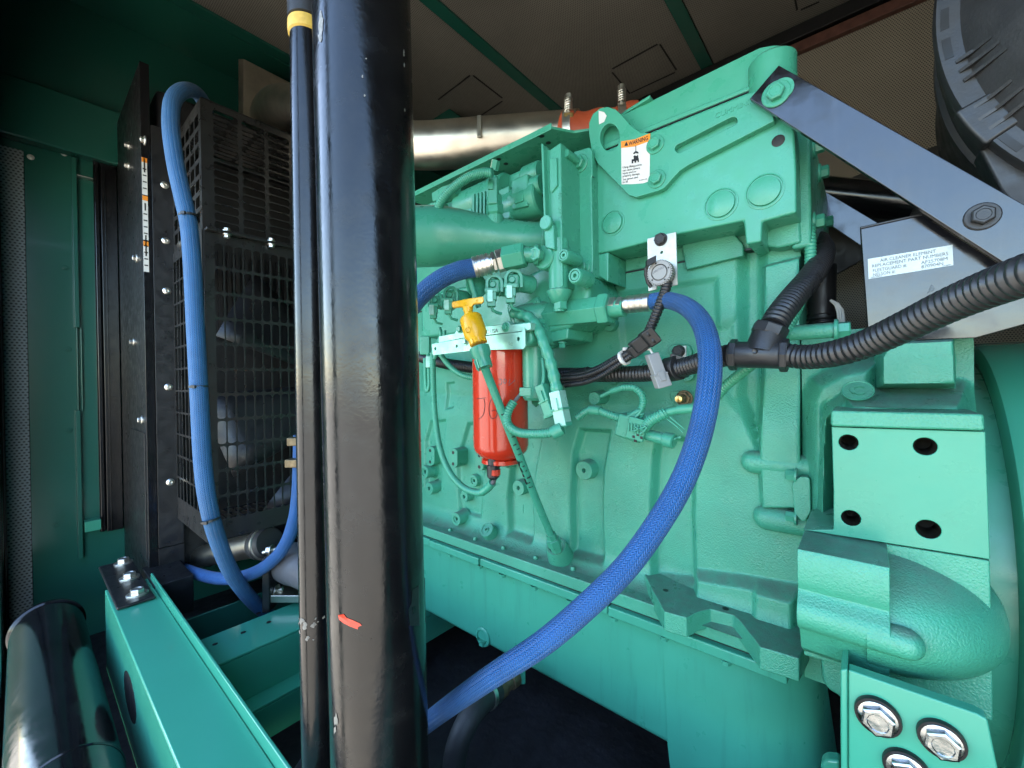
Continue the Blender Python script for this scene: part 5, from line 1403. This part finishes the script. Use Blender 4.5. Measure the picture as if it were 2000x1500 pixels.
tube('harness', [onY(1003, 612, .70), onY(1030, 618, .69), onY(1050, 640, .685), onY(1064, 675, .68), onY(1076, 710, .68), onY(1084, 745, .68), onY(1089, 768, .68)], .0115, G, sv, seg=14, step=.006, rf=lambda s: .0115 + .0012 * sin(s * 260))
tube('harness', [onY(1060, 700, .69), onY(1062, 730, .685), onY(1060, 756, .68)], .004, G, sv, seg=8)
yprism('tab', [(1036, 772), (1054, 772), (1053, 787), (1045, 796), (1037, 788)], .76, .768, G, sv, bevel=.003)
# short loom from sensor in front of the filter
sl = thing('filter_loom', 'short green corrugated loom curling in front of the red filter', 'loom', onY(1050, 850, .66))
conduit('loom', [onY(1003, 785, .665), onY(994, 800, .655), onY(990, 818, .65), onY(996, 834, .65), onY(1015, 845, .652), onY(1045, 847, .655), onY(1070, 846, .66), onY(1086, 842, .665)], .0095, G, sl, period=.0052, amp=.14)
obox('loom_connector', onY(1026, 765, .665), RT * .012, UP * .009, FW * .010, G, sl, bevel=.002)
tube('loom_wires', [onY(1018, 768, .665), onY(1010, 778, .665), onY(1003, 786, .665)], .004, M['inkg'], sl, seg=8)
lathe('loom_tape', [(.013, 0), (.0135, .01), (.012, .022)], onY(1079, 846, .664), onY(1095, 838, .67) - onY(1079, 846, .664), G, sl, seg=14)
# loom of the water sensor, from upper left down and round to the black plug
wl_ = thing('sensor_loom', 'thin green corrugated loom hanging left of the red filter', 'loom', onY(900, 900, .72))
conduit('loom', [onY(845, 690, .74), onY(846, 740, .73), onY(848, 790, .725), onY(853, 840, .72), onY(862, 885, .71), onY(880, 925, .70), onY(905, 952, .695), onY(930, 962, .69), onY(945, 960, .69)], .0085, G, wl_, period=.0052, amp=.15)
tube('loom_sleeve', [onY(942, 961, .69), onY(953, 953, .69), onY(962, 943, .688)], .0095, G, wl_, seg=12)
tube('loom_wires', [onY(960, 946, .688), onY(966, 936, .687), onY(964, 922, .685)], .0055, M['dgrey'], wl_, seg=10)
lp = thing('twin_sensor_loom', 'pair of short green leads hanging beside the upright pipe', 'loom', onY(836, 760, .74))
conduit('lead', [onY(836, 690, .745), onY(838, 730, .74), onY(838, 755, .74), onY(833, 762, .74), onY(831, 735, .742), onY(830, 700, .745)], .006, G, lp, period=.005, amp=.14)
obox('lead_plug', onY(831, 675, .745), RT * .014, UP * .026, FW * .012, G, lp, bevel=.003)
obox('lead_plug', onY(838, 707, .735), RT * .008, UP * .016, FW * .008, M['pale'], lp, bevel=.002)
conduit('lead', [onY(862, 694, .75), onY(872, 708, .75), onY(886, 722, .755), onY(904, 733, .76), onY(925, 738, .77)], .0075, G, lp, period=.0055, amp=.14)
# leads from the left solenoids
for i, pts in enumerate(([(858, 640), (861, 655), (852, 675), (846, 690)], [(868, 645), (867, 660), (858, 680), (848, 700)])):
    conduit('lead', [onY(a, b, .72) for a, b in pts], .0055, G, lp, period=.005, amp=.14)
# ---------------------------------------------------------------- harness cluster on the crankcase
hc_ = thing('crankcase_harness', 'green painted wiring cluster with connectors on the crankcase side', 'harness', onY(1240, 850, .80))
conduit('loom', [onY(1128, 815, .80), onY(1145, 803, .80), onY(1162, 799, .80), onY(1180, 806, .80), onY(1200, 813, .80), onY(1215, 818, .80)], .0090, G, hc_, period=.0052, amp=.14)
lathe('sleeve', [(.0105, 0), (.0105, .026)], onY(1152, 800, .80), onY(1170, 802, .80) - onY(1152, 800, .80), G, hc_, seg=14)
conduit('loom', [onY(1215, 757, .80), onY(1235, 757, .80), onY(1250, 766, .80), onY(1256, 782, .80), onY(1252, 800, .80), onY(1248, 810, .80)], .0078, G, hc_, period=.0052, amp=.14)
tube('sleeve', [onY(1194, 764, .80), onY(1215, 757, .80)], .0068, G, hc_, seg=12)
tube('sleeve', [onY(1174, 774, .805), onY(1194, 764, .80)], .0045, G, hc_, seg=10)
random.seed(21)
for k in range(7):
    a = onY(1236 + random.uniform(-14, 14), 814 + random.uniform(-5, 6), .80); b = onY(1248 + random.uniform(-8, 8), 800 + random.uniform(-4, 14), .795); c = onY(1225 + random.uniform(-6, 20), 820 + random.uniform(-6, 6), .79)
    tube('taped_wire', [a, b, c], .004, G, hc_, seg=8)
obox('ecu_block', onY(1233, 835, .80), Vector((.027, 0, -.007)), Vector((0, .014, 0)), Vector((.006, 0, .023)), G, hc_, bevel=.005)
obox('ecu_face', onY(1243, 838, .782), Vector((.018, 0, -.004)), Vector((0, .004, 0)), Vector((.005, 0, .022)), G, hc_, bevel=.003)
yprism('paper_tag', [(1205, 818), (1224, 815), (1222, 848), (1198, 850)], .805, .807, G, hc_, bevel=.001)
for k in range(5):
    x = 1226 + k * 6
    yprism('connector_fin', [(x, 826 + k), (x + 3, 826 + k), (x + 3, 842 + k * 2), (x, 842 + k * 2)], .774, .780, G, hc_, bevel=.0006)
for x, y in ((1235, 850), (1243, 846), (1250, 852), (1238, 858)):
    yprism('connector_cavity', [(x, y), (x + 5, y + 1), (x + 5, y + 6), (x, y + 5)], .7775, .780, M['ink'], hc_, bevel=0)
conduit('loom', [onY(1256, 838, .79), onY(1270, 822, .785), onY(1288, 812, .785), onY(1300, 806, .79)], .0115, G, hc_, period=.005, amp=.12)
tube('sleeve', [onY(1300, 806, .79), onY(1312, 803, .79), onY(1324, 800, .79)], .008, G, hc_, seg=12)
lathe('heat_shrink', [(.0092, 0), (.0092, .035)], onY(1324, 800, .79), onY(1346, 798, .79) - onY(1324, 800, .79), G, hc_, seg=14)
lathe('round_connector', [(.011, 0), (.012, .045), (.0145, .047), (.0145, .064), (.012, .066)], onY(1255, 847, .80), onY(1300, 858, .795) - onY(1255, 847, .80), G, hc_, seg=16)
for pts in ([(1295, 850), (1310, 856), (1330, 855)], [(1294, 857), (1312, 860), (1330, 852)], [(1302, 818), (1318, 830), (1334, 845)], [(1308, 814), (1322, 826), (1337, 838)]):
    tube('wire', [onY(a, b, .79) for a, b in pts], .0018, G, hc_, seg=7)
for pts in ([(1236, 842), (1250, 838), (1262, 832)], [(1238, 832), (1246, 838), (1258, 840)], [(1250, 848), (1258, 842), (1264, 834)]):
    tube('wire', [onY(a, b, .772) for a, b in pts], .002, G, hc_, seg=7)
# ---------------------------------------------------------------- black conduits
K = M['loom']
mc = thing('main_conduit', 'black corrugated conduit with moulded tee crossing the engine side', 'conduit', onY(1480, 700, .72))
tee = onY(1478, 692, .69)
rT = mpx(tee, 22)
conduit('left_run', [onY(800, 690, .83), onY(830, 700, .82), onY(880, 712, .82), onY(960, 722, .83), onY(1050, 730, .83), onY(1130, 732, .815), onY(1200, 731, .80), onY(1265, 729, .79), onY(1330, 718, .755), onY(1380, 704, .72), onY(1425, 693, .69)], .0165, K, mc, period=.0078, amp=.16, seg=18)
conduit('right_run', [onY(1535, 694, .69), onY(1580, 697, .675), onY(1640, 688, .65), onY(1700, 668, .63), onY(1770, 636, .60), onY(1840, 602, .57), onY(1910, 572, .54), onY(2010, 535, .50), onY(2080, 515, .48)], .0165, K, mc, period=.0078, amp=.17, seg=20)
conduit('up_run', [onY(1508, 640, .70), onY(1525, 612, .72), onY(1550, 580, .76), onY(1580, 545, .82), onY(1600, 515, .88), onY(1607, 490, .95), onY(1600, 470, 1.05)], .0185, K, mc, period=.0078, amp=.16, seg=18)
tb1 = tube('tee', [onY(1424, 693, .69), onY(1480, 693, .69), onY(1540, 694, .69)], .0195, M['plastic'], mc, seg=22)
tube('tee_branch', [onY(1488, 690, .69), onY(1496, 665, .695), onY(1508, 638, .70)], .0195, M['plastic'], tb1, seg=22, rf=lambda s: .023 - .05 * s if s < .07 else .0195)
def tcol(a, b, r):
    A_, B_ = onY(*a), onY(*b)
    lathe('tee_collar', [(r * .96, 0), (r, .002), (r, (B_ - A_).length - .002), (r * .96, (B_ - A_).length)], A_, B_ - A_, M['plastic'], tb1, seg=8, ang=20)
tcol((1426, 693, .69), (1440, 693, .69), .0235); tcol((1524, 694, .69), (1540, 694, .69), .0235); tcol((1499, 655, .697), (1508, 636, .70), .0235)
lathe('tee_mark', [(.0001, .0006), (.0022, .0006), (.003, .001), (.0035, 0)], onY(1474, 686, .669), FRONT, M['plastic'], tb1, seg=14)
cl = thing('conduit_clip', 'black P clip holding the conduit to the crankcase pad', 'clip', onY(1315, 720, .75))
lathe('loop', [(.0215, -.014), (.0225, -.013), (.0225, .013), (.0215, .014), (.0172, .014)], onY(1316, 720, .762), onY(1340, 715, .75) - onY(1300, 724, .772), M['plastic'], cl, seg=26)
yprism('tab', [(1310, 690), (1338, 698), (1340, 706), (1318, 712), (1306, 704)], .752, .757, M['plastic'], cl, bevel=.001)
bd = thing('conduit_bundle', 'bundle of thin black conduits tied with a white cable tie', 'conduit', onY(1180, 730, .77))
for i in range(4):
    q = [(1104, 752), (1140, 747), (1172, 735), (1202, 716), (1230, 697), (1254, 678)]
    dx, dyp, dY = ((0, 0, 0), (-3, -6.5, .006), (-5, -13, -.001), (-7, -19, .008))[i]
    conduit('conduit', [onY(a_ + dx * (1 - k * .12), b_ + dyp * (1 - k * .10), .775 + dY - .00024 * (a_ - 1110)) for k, (a_, b_) in enumerate(q)], .0062, K, bd, period=.005, amp=.15, seg=12)
conduit('riser', [onY(1250, 682, .735), onY(1262, 658, .735), onY(1276, 628, .738), onY(1287, 600, .742), onY(1298, 572, .748), onY(1303, 552, .752)], .0095, K, bd, period=.006, amp=.15, seg=14)
tube('dark_tail', [onY(1092, 742, .80), onY(1120, 735, .80), onY(1150, 727, .80)], .013, M['rubber'], bd, seg=12)
ct = onY(1219, 699, .752); axt = onY(1230, 684, .745) - onY(1204, 700, .752)
lathe('white_tie', [(.0135, -.003), (.0150, -.003), (.0150, .003), (.0135, .003)], ct, axt, M['white'], bd, seg=18)
obox('tie_head', ct + UP * .0165 - FW * .006, RT * .004, UP * .003, FW * .004, M['white'], bd, bevel=.0006)
cn = thing('black_connector', 'open black two pin connector at the end of the conduit bundle', 'connector', onY(1262, 668, .73))
axk = (onY(1276, 655, .725) - onY(1240, 680, .73)).normalized(); ek = axk.cross(FW).normalized()
ck = onY(1257, 667, .728)
obox('shell', ck, axk * .026, ek * .013, FW * .010, M['plastic'], cn, bevel=.003)
obox('mouth', onY(1268, 660, .722), axk * .012, ek * .016, FW * .012, M['plastic'], cn, bevel=.003)
for k in (-1, 1):
    inst('pin_cavity', lmesh([(.0001, .0004), (.0042, .0004), (.0048, 0)], M['ink'], 14, 'pin_cavity'), cn, onY(1268, 660, .722) + ek * .0075 * k - FW * .0122, -FW)
obox('back_shell', onY(1243, 683, .735), axk * .016, ek * .011, FW * .010, M['plastic'], cn, bevel=.002)
gc = thing('grey_connector', 'light grey plug hanging on a short white wire', 'connector', onY(1285, 745, .735))
ga, gb = onY(1272, 690, .738), onY(1296, 756, .735); axg = (gb - ga) * .5; eg = axg.normalized().cross(FW).normalized()
obox('shell', ga.lerp(gb, .33), axg * .64, eg * .0105, FW * .010, M['grey'], gc, bevel=.002)
obox('mate', ga.lerp(gb, .82), axg * .36, eg * .0125, FW * .011, M['grey'], gc, bevel=.002)
obox('seal_ring', ga.lerp(gb, .63), axg * .05, eg * .0125, FW * .012, M['grey'], gc, bevel=.001)
obox('latch', ga.lerp(gb, .68) - FW * .0125, axg * .26, eg * .005, FW * .0015, M['grey'], gc, bevel=.0006)
tube('wire', [onY(1258, 682, .735), onY(1266, 680, .735), onY(1273, 686, .737), onY(1276, 694, .738)], .0022, M['white'], gc, seg=8)
# green conduit crossing below the tee and climbing the rear of the head
gl = tag(conduit('green_loom', [onY(1400, 775, .82), onY(1415, 756, .81), onY(1440, 735, .79), onY(1465, 715, .765), onY(1500, 690, .76), onY(1535, 645, .79), onY(1562, 590, .83), onY(1580, 530, .86), onY(1583, 480, .87), onY(1580, 440, .88)], .0088, G, None, period=.0062, amp=.17, seg=12), 'thin green corrugated conduit passing below the black tee and up behind it', 'conduit')
# dark sensor lead beside the pivot boss
sw = thing('switch_lead', 'black sleeved switch with thin white wires behind the tee', 'switch', onY(1605, 640, .95))
tube('sleeve', [onY(1606, 520, .97), onY(1605, 570, .97), onY(1605, 622, .97)], .022, M['plastic'], sw, seg=18)
conduit('lower_loom', [onY(1605, 612, .97), onY(1606, 630, .97), onY(1606, 650, .97)], .024, K, sw, period=.008, amp=.15)
for k in range(3):
    tube('wire', [onY(1622, 586, .94), onY(1632 + k * 4, 596, .94), onY(1637 + k * 5, 612, .94), onY(1638 + k * 5, 635, .94)], .0022, M['white'], sw, seg=7)
# ---------------------------------------------------------------- blue hoses
def ferrule(name, a, b, r, parent, m=M['steel']):
    """crimped ferrule and hex nut from hose end a to fitting end b"""
    L = (b - a).length; d = (b - a)
    prof = [(r * .98, 0), (r * 1.12, .001)]
    for k in range(4):
        t = .03 + .13 * k
        prof += [(r * 1.14, L * t), (r * 1.14, L * (t + .085)), (r * 1.04, L * (t + .10)), (r * 1.04, L * (t + .12))]
    prof += [(r * .95, L * .57), (r * .95, L * .60)]
    lathe(name, prof, a, d, m, parent, seg=26, ang=25)
    lathe('hex_nut', [(r * 1.0, 0), (r * 1.12, L * .015), (r * 1.12, L * .10), (r, L * .115)], a + d * .60, d, m, parent, seg=6, ang=15)
    lathe('hex_nut', [(r * 1.08, 0), (r * 1.22, L * .02), (r * 1.22, L * .24), (r * 1.1, L * .265)], a + d * .735, d, m, parent, seg=6, ang=15)
h1 = thing('blue_hose', 'thick blue braided hose looping down in front of the engine block', 'hose', onD(1250, 1100, .45))
tube('braid', [onD(1268, 590, .775), onD(1285, 587, .765), onD(1312, 588, .735), onD(1345, 602, .67), onD(1372, 634, .61), onD(1386, 690, .565), onD(1383, 765, .54), onD(1366, 850, .53), onD(1335, 935, .525), onD(1290, 1015, .52), onD(1225, 1105, .515), onD(1150, 1180, .515), onD(1060, 1256, .53), onD(965, 1318, .57), onD(890, 1370, .64), onD(830, 1415, .72), onD(770, 1465, .80)], .0150, M['hose'], h1, seg=36, step=.005)
ferrule('ferrule', onD(1272, 590, .772), onD(1184, 599, .835), .0150, h1)
h2 = thing('upper_blue_hose', 'short blue braided hose with steel ferrule entering behind the upright pipe', 'hose', onD(880, 570, .88))
tube('braid', [onD(927, 523, .868), onD(900, 528, .865), onD(870, 540, .862), onD(840, 560, .858), onD(812, 588, .855), onD(780, 630, .85)], .0195, M['hose'], h2, seg=36, step=.005)
ferrule('ferrule', onD(925, 523, .868), onD(986, 507, .868), .0195, h2)
lathe('swivel', [(.020, 0), (.0255, .004), (.0255, .046), (.022, .050)], onD(982, 507, .868), onD(1035, 496, .85) - onD(982, 507, .868), G, h2, seg=6, ang=15, bevel=.001)
lathe('swivel_neck', [(.016, 0), (.016, .02), (.021, .021), (.021, .03)], onD(1024, 498, .855), onD(1060, 498, .85) - onD(1024, 498, .855), G, h2, seg=20)
h3 = thing('tall_blue_hose', 'long pale blue braided hose arching over the fan guard corner', 'hose', onD(400, 900, 1.15))
r3 = .0200
tube('braid', [onD(405, 225, 1.40), onD(395, 195, 1.34), onD(378, 178, 1.27), onD(355, 178, 1.20), onD(337, 200, 1.16), onD(334, 250, 1.13), onD(343, 320, 1.11), onD(357, 385, 1.10), onD(369, 440, 1.10), onD(376, 520, 1.09), onD(382, 640, 1.08), onD(389, 770, 1.07), onD(396, 900, 1.07), onD(406, 980, 1.08), onD(424, 1050, 1.13), onD(452, 1118, 1.21), onD(488, 1168, 1.31), onD(525, 1202, 1.40), onD(560, 1235, 1.48)], r3, M['hosel'], h3, seg=36, step=.008)
def ztie(px, py, D, r, parent, tilt, m=M['plastic']):
    c = onD(px, py, D)
    lathe('cable_tie', [(r + .0006, -.0026), (r + .0018, -.0026), (r + .0018, .0026), (r + .0006, .0026)], c, UP + RT * tilt, m, parent, seg=28)
    obox('tie_head', c - FW * (r + .003) + RT * .004, RT * .005, UP * .004, FW * .003, m, parent, bevel=.0006)
ztie(368, 422, 1.10, r3, h3, -.15); ztie(388, 755, 1.072, r3, h3, -.04); ztie(411, 1016, 1.088, r3, h3, -.22)
h4 = thing('lower_blue_hose', 'bright blue hose curving up behind the slim pipe below the guard', 'hose', onD(470, 1140, 1.3))
tube('braid', [onD(330, 1098, 1.62), onD(352, 1108, 1.55), onD(390, 1122, 1.42), onD(430, 1130, 1.34), onD(475, 1126, 1.29), onD(520, 1105, 1.27), onD(556, 1066, 1.26), onD(576, 1010, 1.26), onD(583, 950, 1.26), onD(585, 890, 1.26), onD(586, 850, 1.26)], .0185, M['hose'], h4, seg=28, step=.008)
for px, py in ((577, 862), (573, 904)):
    obox('hose_clip', onD(px, py, 1.22), RT * .018, UP * .012, FW * .016, M['brown'], h4, bevel=.003)
# drain hose under the sump
dh = thing('drain_hose', 'matt black rubber drain hose with bronze fitting under the sump', 'hose', onD(920, 1430, .85))
tube('rubber', [onD(968, 1352, .92), onD(945, 1368, .88), onD(925, 1390, .85), onD(905, 1425, .83), onD(890, 1470, .82), onD(884, 1530, .81)], .0225, M['rubber'], dh, seg=24)
lathe('fitting', [(.021, 0), (.023, .004), (.023, .03), (.019, .032), (.019, .05), (.022, .052), (.022, .07)], onD(962, 1354, .925), onD(1015, 1312, .985) - onD(962, 1354, .925), M['brown'], dh, seg=20)
lathe('hose_clamp', [(.0235, -.006), (.0248, -.006), (.0248, .006), (.0235, .006)], onD(953, 1361, .895), onD(968, 1352, .92) - onD(945, 1368, .88), M['steel'], dh, seg=24)
obox('sump_boss', onD(1016, 1308, 1.0), RT * .012, UP * .022, FW * .02, M['pan'], dh, bevel=.003)
